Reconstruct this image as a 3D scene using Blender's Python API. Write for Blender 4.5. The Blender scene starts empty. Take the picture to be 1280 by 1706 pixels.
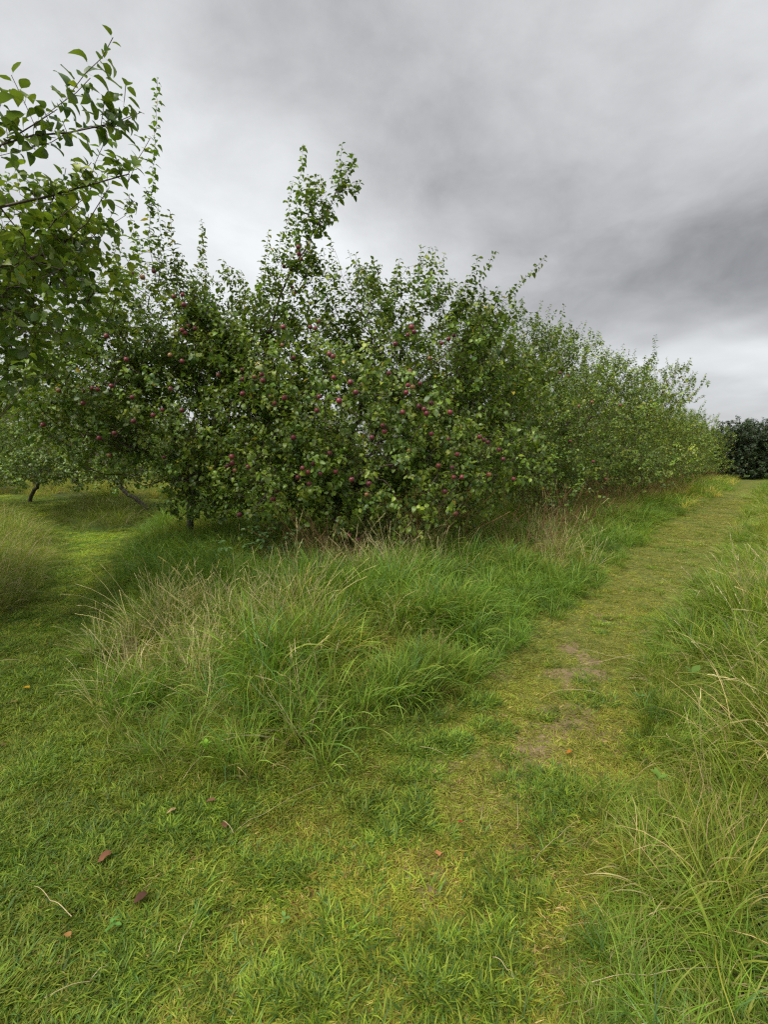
import bpy, math, random, colorsys
import numpy as np
from mathutils import Vector, Matrix, Quaternion

R = math.radians
SC = bpy.context.scene
COL = SC.collection
rng = np.random.default_rng(7)
random.seed(7)

# ------------------------------------------------------------------ camera
F, CU, CV, HOR, CAMH = 800.0, 640.0, 853.0, 765.0, 1.5
PITCH = math.atan((CV - HOR) / F)
cam = bpy.data.cameras.new('camera')
cam.sensor_fit = 'VERTICAL'
cam.sensor_height = 36.0
cam.sensor_width = 36.0
cam.lens = F / 1706.0 * 36.0
cam.clip_start = 0.05
cam.clip_end = 2000
camo = bpy.data.objects.new('camera', cam)
COL.objects.link(camo)
camo.location = (0, 0, CAMH)
camo.rotation_euler = (R(90) - PITCH, 0, 0)
SC.camera = camo


def ray(u, v):
    cx, cy = (u - CU) / F, -(v - CV) / F
    s, c = math.sin(PITCH), math.cos(PITCH)
    return np.array([cx, c + cy * s, -s + cy * c])


def P(u, v, d):
    r = ray(u, v)
    return np.array([0, 0, CAMH]) + r * (d / r[1])


def G(u, v):
    r = ray(u, v)
    return (np.array([0, 0, CAMH]) + r * (CAMH / -r[2]))[:2]


# ------------------------------------------------------------------ sky and sun
SUN_EL, SUN_AZ = R(56), R(222)      # azimuth clockwise from +Y
world = bpy.data.worlds.new('World')
SC.world = world
world.use_nodes = True
wt = world.node_tree
wt.nodes.clear()


class N:
    """small node helper"""
    def __init__(s, tree): s.t = tree
    def n(s, typ, **kw):
        nd = s.t.nodes.new(typ)
        for k, v in kw.items():
            if k == 'inp':
                for kk, vv in v.items():
                    if isinstance(vv, bpy.types.NodeSocket): s.t.links.new(vv, nd.inputs[kk])
                    else: nd.inputs[kk].default_value = vv
            else: setattr(nd, k, v)
        return nd
    def math(s, op, a, b=0.0, c=0.0, clamp=False):
        nd = s.n('ShaderNodeMath', operation=op, use_clamp=clamp)
        for i, x in enumerate((a, b, c)):
            if isinstance(x, bpy.types.NodeSocket): s.t.links.new(x, nd.inputs[i])
            else: nd.inputs[i].default_value = x
        return nd.outputs[0]
    def vmath(s, op, a, b=(0, 0, 0)):
        nd = s.n('ShaderNodeVectorMath', operation=op)
        for i, x in enumerate((a, b)):
            if isinstance(x, bpy.types.NodeSocket): s.t.links.new(x, nd.inputs[i])
            else: nd.inputs[i].default_value = x
        return nd.outputs['Value'] if op in ('LENGTH', 'DOT_PRODUCT', 'DISTANCE') else nd.outputs['Vector']
    def mix(s, f, a, b, blend='MIX'):
        nd = s.n('ShaderNodeMix', data_type='RGBA', blend_type=blend)
        for i, x in ((0, f), (6, a), (7, b)):
            if isinstance(x, bpy.types.NodeSocket): s.t.links.new(x, nd.inputs[i])
            elif i == 0: nd.inputs[i].default_value = x
            else: nd.inputs[i].default_value = (*x[:3], 1)
        return nd.outputs[2]
    def mapr(s, x, a, b, c=0.0, d=1.0, smooth=True):
        nd = s.n('ShaderNodeMapRange')
        nd.interpolation_type = 'SMOOTHSTEP' if smooth else 'LINEAR'
        s.t.links.new(x, nd.inputs[0])
        for i, q in enumerate((a, b, c, d)): nd.inputs[i + 1].default_value = q
        return nd.outputs[0]


w = N(wt)
tc = w.n('ShaderNodeTexCoord').outputs['Generated']
# clouds lie on a layer overhead: project the direction on a plane
sep = w.n('ShaderNodeSeparateXYZ', inp={0: tc})
zz = w.math('ADD', w.math('MAXIMUM', sep.outputs[2], 0.0), 0.22)
pl = w.n('ShaderNodeCombineXYZ', inp={0: w.math('DIVIDE', sep.outputs[0], zz), 1: w.math('DIVIDE', sep.outputs[1], zz), 2: 0.3})
warp = w.n('ShaderNodeTexNoise', inp={'Vector': pl.outputs[0], 'Scale': 1.1, 'Detail': 3.0, 'Roughness': 0.5})
wv = w.vmath('SUBTRACT', warp.outputs['Color'], (0.5, 0.5, 0.5))
pw = w.vmath('ADD', pl.outputs[0], w.vmath('MULTIPLY', wv, (0.5, 0.5, 0.0)))
n1 = w.n('ShaderNodeTexNoise', inp={'Vector': pw, 'Scale': 0.9, 'Detail': 5.0, 'Roughness': 0.52}).outputs['Fac']
dd = w.vmath('ADD', w.vmath('MULTIPLY', tc, (1.0, 1.0, 1.7)), w.vmath('MULTIPLY', wv, (0.3, 0.3, 0.3)))
n2 = w.n('ShaderNodeTexNoise', inp={'Vector': dd, 'Scale': 4.2, 'Detail': 8.0, 'Roughness': 0.58}).outputs['Fac']
lum = w.math('ADD', w.math('MULTIPLY', w.math('SUBTRACT', n1, 0.5), 0.34), w.math('MULTIPLY', w.math('SUBTRACT', n2, 0.5), 0.46))
lum = w.math('ADD', lum, 0.53)
dw = w.vmath('ADD', tc, w.vmath('MULTIPLY', wv, (0.28, 0.28, 0.22)))
# named cloud masses (direction, horizontal and vertical extent, brightness change)
for (u, v, sx, sz, amp) in [
        (1240, 485, 0.46, 0.11, -0.19), (1050, 370, 0.40, 0.20, -0.10), (720, 150, 0.36, 0.24, -0.11),
        (430, 440, 0.36, 0.26, 0.20), (560, 420, 0.22, 0.15, 0.12), (350, 300, 0.2, 0.12, 0.06), (1290, 592, 0.30, 0.045, 0.22), (60, 150, 0.36, 0.3, 0.09),
        (960, 570, 0.32, 0.06, 0.08), (1150, 680, 0.6, 0.10, 0.03), (150, 560, 0.5, 0.14, 0.10), (1290, 60, 0.3, 0.2, 0.03)]:
    t = ray(u, v); t = t / np.linalg.norm(t)
    q = w.vmath('MULTIPLY', w.vmath('SUBTRACT', dw, tuple(t)), (1 / sx, 1 / sx, 1 / sz))
    g = w.mapr(w.vmath('LENGTH', q), 0.0, 1.35, amp, 0.0)
    lum = w.math('ADD', lum, g)
lum = w.math('MAXIMUM', lum, 0.16)
cl = w.n('ShaderNodeValToRGB', inp={0: lum})
e = cl.color_ramp.elements
e[0].position = 0.15; e[0].color = (0.150, 0.153, 0.160, 1)
e[1].position = 0.85; e[1].color = (0.84, 0.86, 0.87, 1)
m_ = cl.color_ramp.elements.new(0.45); m_.color = (0.462, 0.468, 0.478, 1)
# the cloud layer is scaled with the Nishita sky behind it
sky = w.n('ShaderNodeTexSky', sky_type='NISHITA', sun_disc=False, sun_elevation=SUN_EL, sun_rotation=SUN_AZ)
sk = w.mix(1.0, sky.outputs[0], (0.1, 0.1, 0.1), 'MULTIPLY')
tot = w.mix(0.95, sk, cl.outputs[0])
# haze towards the horizon evens the layer out
bg = w.n('ShaderNodeBackground', inp={'Color': tot, 'Strength': 0.325})
wo = w.n('ShaderNodeOutputWorld')
wt.links.new(bg.outputs[0], wo.inputs[0])

sun = bpy.data.lights.new('sun', 'SUN')
sun.energy = 1.5
sun.angle = R(50)
sun.color = (1.0, 0.95, 0.86)
suno = bpy.data.objects.new('sun', sun)
COL.objects.link(suno)
sd = Vector((math.sin(SUN_AZ) * math.cos(SUN_EL), math.cos(SUN_AZ) * math.cos(SUN_EL), math.sin(SUN_EL)))
suno.rotation_euler = sd.to_track_quat('Z', 'Y').to_euler()

SC.view_settings.view_transform = 'Standard'
SC.view_settings.look = 'None'
SC.view_settings.exposure = 1.8
SC.view_settings.gamma = 1.0
SC.view_settings.use_curve_mapping = False
SC.render.engine = 'CYCLES'
SC.cycles.max_bounces = 5
SC.cycles.diffuse_bounces = 3
SC.cycles.glossy_bounces = 2
SC.cycles.transmission_bounces = 3
SC.cycles.use_denoising = False
SC.cycles.filter_width = 1.3


# ------------------------------------------------------------------ helpers
def tag(o, label=None, cat=None, group=None, kind=None):
    if label: o['label'] = label
    if cat: o['category'] = cat
    if group: o['group'] = group
    if kind: o['kind'] = kind
    return o


def empty(name, loc=(0, 0, 0), rz=0.0):
    o = bpy.data.objects.new(name, None)
    COL.objects.link(o)
    o.empty_display_size = 0.1
    o.location = tuple(loc)
    o.rotation_euler = (0, 0, rz)
    return o


def link(name, me, parent=None, origin=None):
    o = bpy.data.objects.new(name, me)
    COL.objects.link(o)
    if parent is not None: o.parent = parent
    return o


def mesh_np(name, verts, loops, sizes, mat, cols=None, smooth=True):
    """verts (n,3); loops flat vertex index list; sizes face sizes"""
    me = bpy.data.meshes.new(name)
    verts = np.asarray(verts, dtype=np.float32)
    loops = np.asarray(loops, dtype=np.int32).ravel()
    sizes = np.asarray(sizes, dtype=np.int32).ravel()
    me.vertices.add(len(verts))
    me.vertices.foreach_set('co', verts.ravel())
    me.loops.add(len(loops))
    me.loops.foreach_set('vertex_index', loops)
    me.polygons.add(len(sizes))
    starts = np.concatenate([[0], np.cumsum(sizes)[:-1]]).astype(np.int32)
    me.polygons.foreach_set('loop_start', starts)
    me.polygons.foreach_set('loop_total', sizes)
    me.polygons.foreach_set('use_smooth', np.full(len(sizes), smooth))
    if cols is not None:
        a = me.color_attributes.new('col', 'FLOAT_COLOR', 'POINT')
        c4 = np.ones((len(verts), 4), dtype=np.float32)
        c4[:, :3] = cols
        a.data.foreach_set('color', c4.ravel())
    me.update()
    me.validate()
    if mat: me.materials.append(mat)
    return me


def norm(a):
    a = np.asarray(a, dtype=float)
    return a / np.maximum(np.linalg.norm(a, axis=-1, keepdims=True), 1e-9)


def _h(ix, iy, seed):
    n = (ix * 374761393 + iy * 668265263 + seed * 974634777) & 0xFFFFFFFF
    n = ((n ^ (n >> 13)) * 1274126177) & 0xFFFFFFFF
    return ((n ^ (n >> 16)) & 0xFFFF) / 65535.0


def vnoise(x, y, scale, seed=0, octs=3):
    x = np.asarray(x, float) * scale; y = np.asarray(y, float) * scale
    out = np.zeros(np.broadcast(x, y).shape); amp = 1.0; tot = 0
    for o in range(octs):
        ix = np.floor(x).astype(np.int64); iy = np.floor(y).astype(np.int64)
        fx = x - ix; fy = y - iy
        fx = fx * fx * (3 - 2 * fx); fy = fy * fy * (3 - 2 * fy)
        v = (_h(ix, iy, seed + o) * (1 - fx) + _h(ix + 1, iy, seed + o) * fx) * (1 - fy) + \
            (_h(ix, iy + 1, seed + o) * (1 - fx) + _h(ix + 1, iy + 1, seed + o) * fx) * fy
        out += amp * v; tot += amp; amp *= 0.5; x = x * 2.03 + 17; y = y * 2.03 + 31
    return out / tot


def sstep(a, b, x):
    t = np.clip((x - a) / (b - a), 0, 1)
    return t * t * (3 - 2 * t)


# ------------------------------------------------------------------ ground zones (traced once, laid on the ground plane)
def gpoly(px): return np.array([G(*p) for p in px])


BANK = gpoly([(232, 890), (200, 950), (165, 1040), (140, 1130), (165, 1215), (240, 1275), (330, 1300), (440, 1310), (540, 1280),
              (620, 1215), (700, 1180), (780, 1155), (850, 1100), (920, 1035), (1000, 980), (1060, 918), (1090, 880),
              (1150, 846), (1200, 828), (1226, 814), (1232, 802), (1225, 793), (1000, 795), (600, 797), (400, 812), (330, 832), (270, 862)])
RIGHT = gpoly([(985, 1800), (955, 1650), (948, 1560), (965, 1480), (990, 1390), (1020, 1290), (1065, 1200), (1085, 1120), (1105, 1060),
               (1165, 990), (1195, 930), (1222, 880), (1252, 845), (1262, 815), (1266, 795), (2200, 790), (4200, 1000), (4200, 1800)])
LEFT = gpoly([(-900, 1270), (-300, 1140), (0, 1030), (75, 980), (95, 935), (75, 885), (0, 856), (-300, 842), (-900, 845)])
ISLAND = gpoly([(88, 868), (130, 884), (232, 884), (262, 862), (235, 842), (130, 840)])
FARL = gpoly([(-900, 826), (0, 825), (60, 828), (210, 832), (300, 834), (420, 812), (600, 796), (-900, 788)])


def pdist(poly, x, y):
    """signed distance, positive inside"""
    px = np.stack([x, y], -1)
    d2 = np.full(x.shape, 1e18); ins = np.zeros(x.shape, bool)
    n = len(poly)
    for i in range(n):
        a = poly[i]; b = poly[(i + 1) % n]
        ab = b - a
        t = np.clip(((px - a) @ ab) / max(ab @ ab, 1e-9), 0, 1)
        q = px - a - t[..., None] * ab
        d2 = np.minimum(d2, (q ** 2).sum(-1))
        c = ((a[1] > y) != (b[1] > y)) & (x < (b[0] - a[0]) * (y - a[1]) / (b[1] - a[1] + 1e-12) + a[0])
        ins ^= c
    d = np.sqrt(d2)
    return np.where(ins, d, -d)


def zones(x, y):
    wob = (vnoise(x, y, 2.2, 5) - 0.5) * 0.35
    b = pdist(BANK, x, y) + wob
    r = pdist(RIGHT, x, y) + wob
    l = pdist(LEFT, x, y) + wob
    i = pdist(ISLAND, x, y) + wob
    f = pdist(FARL, x, y)
    return b, r, l, i, f


def height(x, y):
    x = np.asarray(x, float); y = np.asarray(y, float)
    b, r, l, i, f = zones(x, y)
    h = (vnoise(x, y, 0.35, 11) - 0.5) * 0.10 + (vnoise(x, y, 2.5, 12) - 0.5) * 0.035
    h += 0.10 * sstep(-0.3, 0.8, b) + 0.10 * sstep(-0.2, 0.9, r) + 0.06 * sstep(-0.2, 0.8, l) + 0.22 * sstep(-0.2, 1.3, i)
    rr = np.hypot(x, y)
    h = h * sstep(0.0, 1.0, rr / 2 + 0.3)
    h += (vnoise(x, y, 0.02, 13, 2) - 0.5) * 1.2 * sstep(55, 140, rr)
    return h


SOIL = [(885, 1235, 55, 45), (862, 1290, 45, 30), (940, 1185, 60, 18), (900, 1215, 60, 20), (715, 1475, 34, 40), (700, 1420, 30, 16), (740, 1410, 40, 20),
        (960, 1120, 60, 12), (845, 1538, 22, 10), (740, 1300, 50, 16), (820, 1345, 40, 14),
        (690, 1690, 60, 14), (610, 1620, 24, 14), (820, 1690, 40, 18), (880, 1265, 30, 14)]
PALE = [(255, 1110, 90, 60), (440, 1090, 90, 50), (520, 1230, 40, 30), (640, 960, 120, 30), (350, 1150, 60, 40), (900, 940, 60, 20)]
LUSH = [(655, 1345, 70, 30), (790, 1600, 95, 62), (700, 1290, 50, 16), (910, 1310, 42, 26), (830, 1215, 28, 12), (880, 1500, 60, 22), (300, 1370, 110, 40),
        (140, 1400, 90, 30), (560, 1560, 80, 50), (790, 1170, 36, 12), (720, 1240, 60, 16), (660, 1380, 60, 20), (470, 1450, 70, 30), (470, 1650, 130, 60), (250, 1620, 90, 50)]


def blobs(lst, x, y):
    """soft patches, each an ellipse lying on the ground"""
    out = np.zeros(np.asarray(x).shape)
    for (u, v, a, b) in lst:
        c = G(u, v); ex = abs(G(u + a, v)[0] - c[0]); ey = abs(G(u, max(v - b, 775))[1] - c[1])
        q = np.hypot((x - c[0]) / ex, (y - c[1]) / ey) + (vnoise(x, y, 7, 21) - 0.5) * 0.9
        out = np.maximum(out, 1 - sstep(0.55, 1.25, q))
    return out


PATHC = np.array([G(*p) for p in [(760, 1900), (760, 1650), (765, 1480), (850, 1300), (930, 1180), (1010, 1080), (1080, 980), (1140, 910), (1200, 860), (1243, 825), (1252, 800)]])


def pathness(x, y):
    """1 on the trodden middle of the right-hand path"""
    px = np.stack([x, y], -1); d = np.full(np.asarray(x).shape, 1e9)
    for a, b in zip(PATHC[:-1], PATHC[1:]):
        ab = b - a; t = np.clip(((px - a) @ ab) / (ab @ ab), 0, 1)
        d = np.minimum(d, np.linalg.norm(px - a - t[..., None] * ab, axis=-1))
    return 1 - sstep(0.35, 1.40, d + (vnoise(x, y, 1.7, 22) - 0.5) * 0.6)


# ------------------------------------------------------------------ materials
def new_mat(name):
    m = bpy.data.materials.new(name)
    m.use_nodes = True
    m.node_tree.nodes.clear()
    return m, N(m.node_tree)


def leafy(name, transl=0.35, rough=0.45, spec=0.5, back=None, inst=False, sat_noise=0.25, tcol=(1.25, 1.3, 0.45)):
    """blade or leaf: reads its colour from 'col', lets light through"""
    m, k = new_mat(name)
    c = k.n('ShaderNodeAttribute', attribute_name='col').outputs['Color']
    if inst:
        t = k.n('ShaderNodeAttribute', attribute_name='tint', attribute_type='INSTANCER').outputs['Color']
        c = k.mix(1.0, c, t, 'MULTIPLY')
    g = k.n('ShaderNodeNewGeometry')
    nz = k.n('ShaderNodeTexNoise', inp={'Vector': g.outputs['Position'], 'Scale': 9.0, 'Detail': 2.0})
    f = k.mapr(nz.outputs['Fac'], 0.3, 0.7, 1 - sat_noise, 1 + sat_noise)
    sc = k.n('ShaderNodeVectorMath', operation='SCALE', inp={0: c, 'Scale': f})
    c = sc.outputs['Vector']
    if back:
        c2 = k.mix(1.0, c, back, 'MULTIPLY')
        c2 = k.mix(0.22, c2, (0.17, 0.20, 0.12))
        c = k.mix(g.outputs['Backfacing'], c, c2)
    p = k.n('ShaderNodeBsdfPrincipled', inp={'Base Color': c, 'Roughness': rough, 'Specular IOR Level': spec})
    tcn = k.mix(1.0, c, tcol, 'MULTIPLY')
    tr = k.n('ShaderNodeBsdfTranslucent', inp={'Color': tcn})
    ms = k.n('ShaderNodeMixShader', inp={0: transl, 1: p.outputs[0], 2: tr.outputs[0]})
    o = k.n('ShaderNodeOutputMaterial', inp={0: ms.outputs[0]})
    return m


M_GRASS = leafy('grass_blade', 0.36, 0.5, 0.22, inst=True, sat_noise=0.15)
M_LEAF = leafy('apple_leaf', 0.30, 0.38, 0.5, tcol=(1.1, 1.15, 0.4), back=(1.1, 1.08, 1.05), sat_noise=0.12)
M_HEDGE = leafy('hawthorn_leaf', 0.2, 0.5, 0.4, sat_noise=0.25)
M_WEED = leafy('weed_leaf', 0.3, 0.65, 0.15, sat_noise=0.15)


def bark_mat():
    m, k = new_mat('apple_bark')
    g = k.n('ShaderNodeTexCoord').outputs['Object']
    n_ = k.n('ShaderNodeTexNoise', inp={'Vector': g, 'Scale': 22.0, 'Detail': 6.0, 'Roughness': 0.65})
    n2_ = k.n('ShaderNodeTexNoise', inp={'Vector': g, 'Scale': 5.0, 'Detail': 3.0})
    c = k.mix(k.mapr(n_.outputs[0], 0.35, 0.7), (0.030, 0.022, 0.018), (0.115, 0.095, 0.078))
    c = k.mix(k.mapr(n2_.outputs[0], 0.52, 0.68, 0, 0.6), c, (0.085, 0.10, 0.055))
    b = k.n('ShaderNodeBump', inp={'Height': n_.outputs[0], 'Strength': 0.8, 'Distance': 0.01})
    p = k.n('ShaderNodeBsdfPrincipled', inp={'Base Color': c, 'Roughness': 0.85, 'Normal': b.outputs[0]})
    k.n('ShaderNodeOutputMaterial', inp={0: p.outputs[0]})
    return m


def plain(name, col, rough=0.7, spec=0.3, var=0.3, scale=30):
    m, k = new_mat(name)
    g = k.n('ShaderNodeTexCoord').outputs['Object']
    n_ = k.n('ShaderNodeTexNoise', inp={'Vector': g, 'Scale': scale, 'Detail': 4.0})
    c = k.mix(n_.outputs[0], tuple(x * (1 - var) for x in col), tuple(x * (1 + var) for x in col))
    p = k.n('ShaderNodeBsdfPrincipled', inp={'Base Color': c, 'Roughness': rough, 'Specular IOR Level': spec})
    k.n('ShaderNodeOutputMaterial', inp={0: p.outputs[0]})
    return m


M_BARK = bark_mat()
M_TWIG = plain('twig_bark', (0.075, 0.048, 0.042), 0.6)
M_STRAW = plain('straw', (0.42, 0.35, 0.19), 0.6)


def apple_mat(name, red, blush, amt):
    m, k = new_mat(name)
    g = k.n('ShaderNodeTexCoord').outputs['Object']
    n_ = k.n('ShaderNodeTexNoise', inp={'Vector': g, 'Scale': 18.0, 'Detail': 3.0})
    st = k.n('ShaderNodeTexNoise', inp={'Vector': k.vmath('MULTIPLY', g, (120, 120, 8)), 'Scale': 1.0, 'Detail': 2.0})
    sp = k.n('ShaderNodeSeparateXYZ', inp={0: g})
    f = k.math('ADD', k.math('MULTIPLY', sp.outputs[0], 12.0), k.math('MULTIPLY', n_.outputs[0], 1.4))
    c = k.mix(k.mapr(f, amt, amt + 0.5), red, blush)
    c = k.mix(k.mapr(st.outputs[0], 0.45, 0.75, 0, 0.5), c, tuple(x * 0.55 for x in red))
    p = k.n('ShaderNodeBsdfPrincipled', inp={'Base Color': c, 'Roughness': 0.38, 'Specular IOR Level': 0.5, 'Sheen Weight': 0.15})
    k.n('ShaderNodeOutputMaterial', inp={0: p.outputs[0]})
    return m


M_APPLES = [apple_mat('apple_dark_red', (0.115, 0.014, 0.026), (0.20, 0.04, 0.035), 0.7),
            apple_mat('apple_crimson', (0.19, 0.020, 0.036), (0.26, 0.09, 0.035), 0.9),
            apple_mat('apple_blushed', (0.17, 0.035, 0.025), (0.24, 0.13, 0.035), 0.5)]


def ground_mat():
    m, k = new_mat('ground_turf')
    pos = k.n('ShaderNodeNewGeometry').outputs['Position']
    z = k.n('ShaderNodeAttribute', attribute_name='col')
    s3 = k.n('ShaderNodeSeparateColor', inp={0: z.outputs['Color']})   # soil, path, tall
    big = k.n('ShaderNodeTexNoise', inp={'Vector': pos, 'Scale': 1.3, 'Detail': 6.0, 'Roughness': 0.6}).outputs[0]
    mid = k.n('ShaderNodeTexNoise', inp={'Vector': pos, 'Scale': 14.0, 'Detail': 6.0, 'Roughness': 0.65}).outputs[0]
    fin = k.n('ShaderNodeTexNoise', inp={'Vector': pos, 'Scale': 120.0, 'Detail': 4.0, 'Roughness': 0.7}).outputs[0]
    soil = k.mix(k.mapr(mid, 0.3, 0.7), (0.085, 0.058, 0.034), (0.21, 0.155, 0.09))
    soil = k.mix(k.mapr(fin, 0.35, 0.65, 0, 0.6), soil, (0.27, 0.21, 0.125))
    moss = k.mix(k.mapr(mid, 0.3, 0.7), (0.075, 0.09, 0.022), (0.19, 0.20, 0.05))
    moss = k.mix(k.mapr(fin, 0.4, 0.65, 0, 0.5), moss, (0.05, 0.07, 0.018))
    green = k.mix(k.mapr(big, 0.35, 0.65), (0.045, 0.085, 0.018), (0.075, 0.125, 0.025))
    c = k.mix(k.mapr(k.math('ADD', s3.outputs[1], k.math('MULTIPLY', k.math('SUBTRACT', big, 0.5), 0.9)), 0.2, 0.8), green, moss)
    c = k.mix(k.mapr(k.math('ADD', s3.outputs[0], k.math('MULTIPLY', k.math('SUBTRACT', mid, 0.5), 0.8)), 0.35, 0.65), c, soil)
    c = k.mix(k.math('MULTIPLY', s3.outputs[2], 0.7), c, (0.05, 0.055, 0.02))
    h = k.math('ADD', k.math('MULTIPLY', fin, 0.35), mid)
    b = k.n('ShaderNodeBump', inp={'Height': h, 'Strength': 0.9, 'Distance': 0.02})
    p = k.n('ShaderNodeBsdfPrincipled', inp={'Base Color': c, 'Roughness': 0.95, 'Specular IOR Level': 0.1, 'Normal': b.outputs[0]})
    k.n('ShaderNodeOutputMaterial', inp={0: p.outputs[0]})
    return m


# ------------------------------------------------------------------ ground sheet
def build_ground():
    # stretched grid: fine close by, coarse towards the horizon
    t = np.linspace(-1, 1, 321)
    ax = np.sign(t) * (np.abs(t) * 7 + (np.abs(t) ** 6) * 900)
    ay = ax + 4.0
    X, Y = np.meshgrid(ax, ay)
    Z = height(X, Y)
    b, r, l, i, f = zones(X, Y)
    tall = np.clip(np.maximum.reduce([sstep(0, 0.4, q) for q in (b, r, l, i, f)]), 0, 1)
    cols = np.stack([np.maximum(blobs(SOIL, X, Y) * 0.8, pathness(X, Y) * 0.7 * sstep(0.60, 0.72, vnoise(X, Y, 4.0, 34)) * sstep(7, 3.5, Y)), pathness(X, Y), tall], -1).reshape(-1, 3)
    n = len(t)
    idx = np.arange(n * n).reshape(n, n)
    q = np.stack([idx[:-1, :-1], idx[:-1, 1:], idx[1:, 1:], idx[1:, :-1]], -1).reshape(-1, 4)
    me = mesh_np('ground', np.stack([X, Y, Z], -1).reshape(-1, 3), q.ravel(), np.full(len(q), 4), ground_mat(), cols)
    o = link('ground', me)
    tag(o, 'uneven orchard ground of turf, moss and bare soil patches', 'ground', kind='structure')


build_ground()


# ------------------------------------------------------------------ grass
def blades(n, rad, lmin, lmax, wid, lean, curl, seg, palette, pw, az0=None, azs=math.pi, rs=None, zig=0.0):
    """n blades rooted in a disc; every blade is a bent strip that narrows to its tip"""
    rs = rs or rng
    V, L, S, C = [], [], [], []
    base = 0
    for i in range(n):
        a = rs.uniform(0, 2 * math.pi); rr = rad * math.sqrt(rs.uniform())
        p = np.array([rr * math.cos(a), rr * math.sin(a), -0.01])
        az = (a + rs.normal(0, 0.9)) if az0 is None else az0 + rs.normal(0, azs)
        ln = rs.uniform(lmin, lmax); wd = wid * rs.uniform(0.6, 1.25)
        th = abs(rs.normal(lean, 0.22)); cu = curl * rs.uniform(0.3, 1.7)
        hd = np.array([math.cos(az), math.sin(az), 0]); sd_ = np.array([-math.sin(az), math.cos(az), 0])
        tw = rs.uniform(-0.8, 0.8)
        c = np.array(palette[rs.choice(len(palette), p=pw)]) * rs.uniform(0.75, 1.25)
        for s in range(seg + 1):
            t = s / seg
            ang = min(th + cu * t * t, 2.6)
            d = hd * math.sin(ang) + np.array([0, 0, math.cos(ang)])
            if s: p = p + d * ln / seg
            nn = np.cross(sd_, d)
            side = sd_ * math.cos(tw * (0.4 + t)) + nn * math.sin(tw * (0.4 + t))
            ww = wd * (1 - t ** 2.2) * (0.65 + 0.7 * min(t * 3, 1)) * 0.5
            if s == seg:
                V.append(p); C.append(c * 1.1)
            else:
                V.append(p - side * ww); V.append(p + side * ww); C += [c * (0.95 + 0.15 * t)] * 2
        for s in range(seg - 1):
            b = base + 2 * s
            L += [b, b + 1, b + 3, b + 2]; S.append(4)
        b = base + 2 * (seg - 1)
        L += [b, b + 1, b + 2]; S.append(3)
        base += 2 * seg + 1
    return np.array(V), L, S, np.array(C)


def stalks(n, rad, lmin, lmax, lean, col, headlen, headw, hcol, rs=None, nh=14, spread=1.0):
    """thin upright flowering stems with a loose seed head"""
    rs = rs or rng
    V, L, S, C = [], [], [], []

    def strip(p0, p1, w0, w1, c):
        d = norm(p1 - p0); a = norm(np.cross(d, rs.normal(size=3)))
        b = np.cross(d, a); base = len(V)
        for q, w_ in ((p0, w0), (p1, w1)):
            for k_ in range(3):
                an = k_ * 2.094
                V.append(q + (a * math.cos(an) + b * math.sin(an)) * w_); C.append(c)
        for k_ in range(3):
            L.extend([base + k_, base + (k_ + 1) % 3, base + 3 + (k_ + 1) % 3, base + 3 + k_]); S.append(4)
    for i in range(n):
        a = rs.uniform(0, 6.283); rr = rad * math.sqrt(rs.uniform())
        p = np.array([rr * math.cos(a), rr * math.sin(a), 0.0])
        az = rs.uniform(0, 6.283); th = abs(rs.normal(0, lean)); ln = rs.uniform(lmin, lmax); cu = rs.uniform(0.1, 0.9)
        c = np.array(col) * rs.uniform(0.7, 1.25); sg = 6
        for s in range(sg):
            t = (s + 1) / sg; ang = th + cu * t * t
            q = p + np.array([math.cos(az) * math.sin(ang), math.sin(az) * math.sin(ang), math.cos(ang)]) * ln / sg
            strip(p, q, 0.0013 * (1.3 - 0.7 * (t - 1 / sg)), 0.0013 * (1.3 - 0.7 * t), c)
            dl = norm(q - p); p = q
        hc = np.array(hcol) * rs.uniform(0.7, 1.2)
        for s in range(nh):
            t = s / nh; q = p - dl * headlen * (1 - t)
            o_ = rs.normal(size=3); o_ = norm(o_ - dl * (o_ @ dl)) * headw * (1 - 0.7 * t) * spread
            e_ = q + o_ + dl * headlen * 0.25
            b = len(V); sidev = norm(np.cross(o_ + dl * 0.01, dl)) * headw * 0.28
            m__ = (q + e_) / 2
            V.extend([q, m__ - sidev, e_, m__ + sidev]); C.extend([hc] * 4)
            L.extend([b, b + 1, b + 2, b + 3]); S.append(4)
    return np.array(V), L, S, np.array(C)


def join(*parts):
    V, L, S, C = [], [], [], []; o = 0
    for v, l, s, c in parts:
        V.append(v); L += [x + o for x in l]; S += list(s); C.append(c); o += len(v)
    return np.concatenate(V), L, S, np.concatenate(C)


G_LUSH = (0.132, 0.218, 0.026); G_MID = (0.205, 0.272, 0.036); G_BLUE = (0.115, 0.200, 0.066); G_YEL = (0.238, 0.246, 0.044)
G_DARK = (0.060, 0.125, 0.026); STRAW = (0.46, 0.37, 0.18); STRAWP = (0.66, 0.60, 0.36); BROWN = (0.20, 0.115, 0.05)


def tuft_source(name, fn, n):
    """n variants of a tuft, held in a collection outside the scene and used only as instance shapes"""
    c = bpy.data.collections.new(name)
    for i in range(n):
        V, L, S, C = fn()
        o = bpy.data.objects.new('%s_%d' % (name, i), mesh_np(name, V, L, S, M_GRASS, C))
        c.objects.link(o)
    return c


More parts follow.
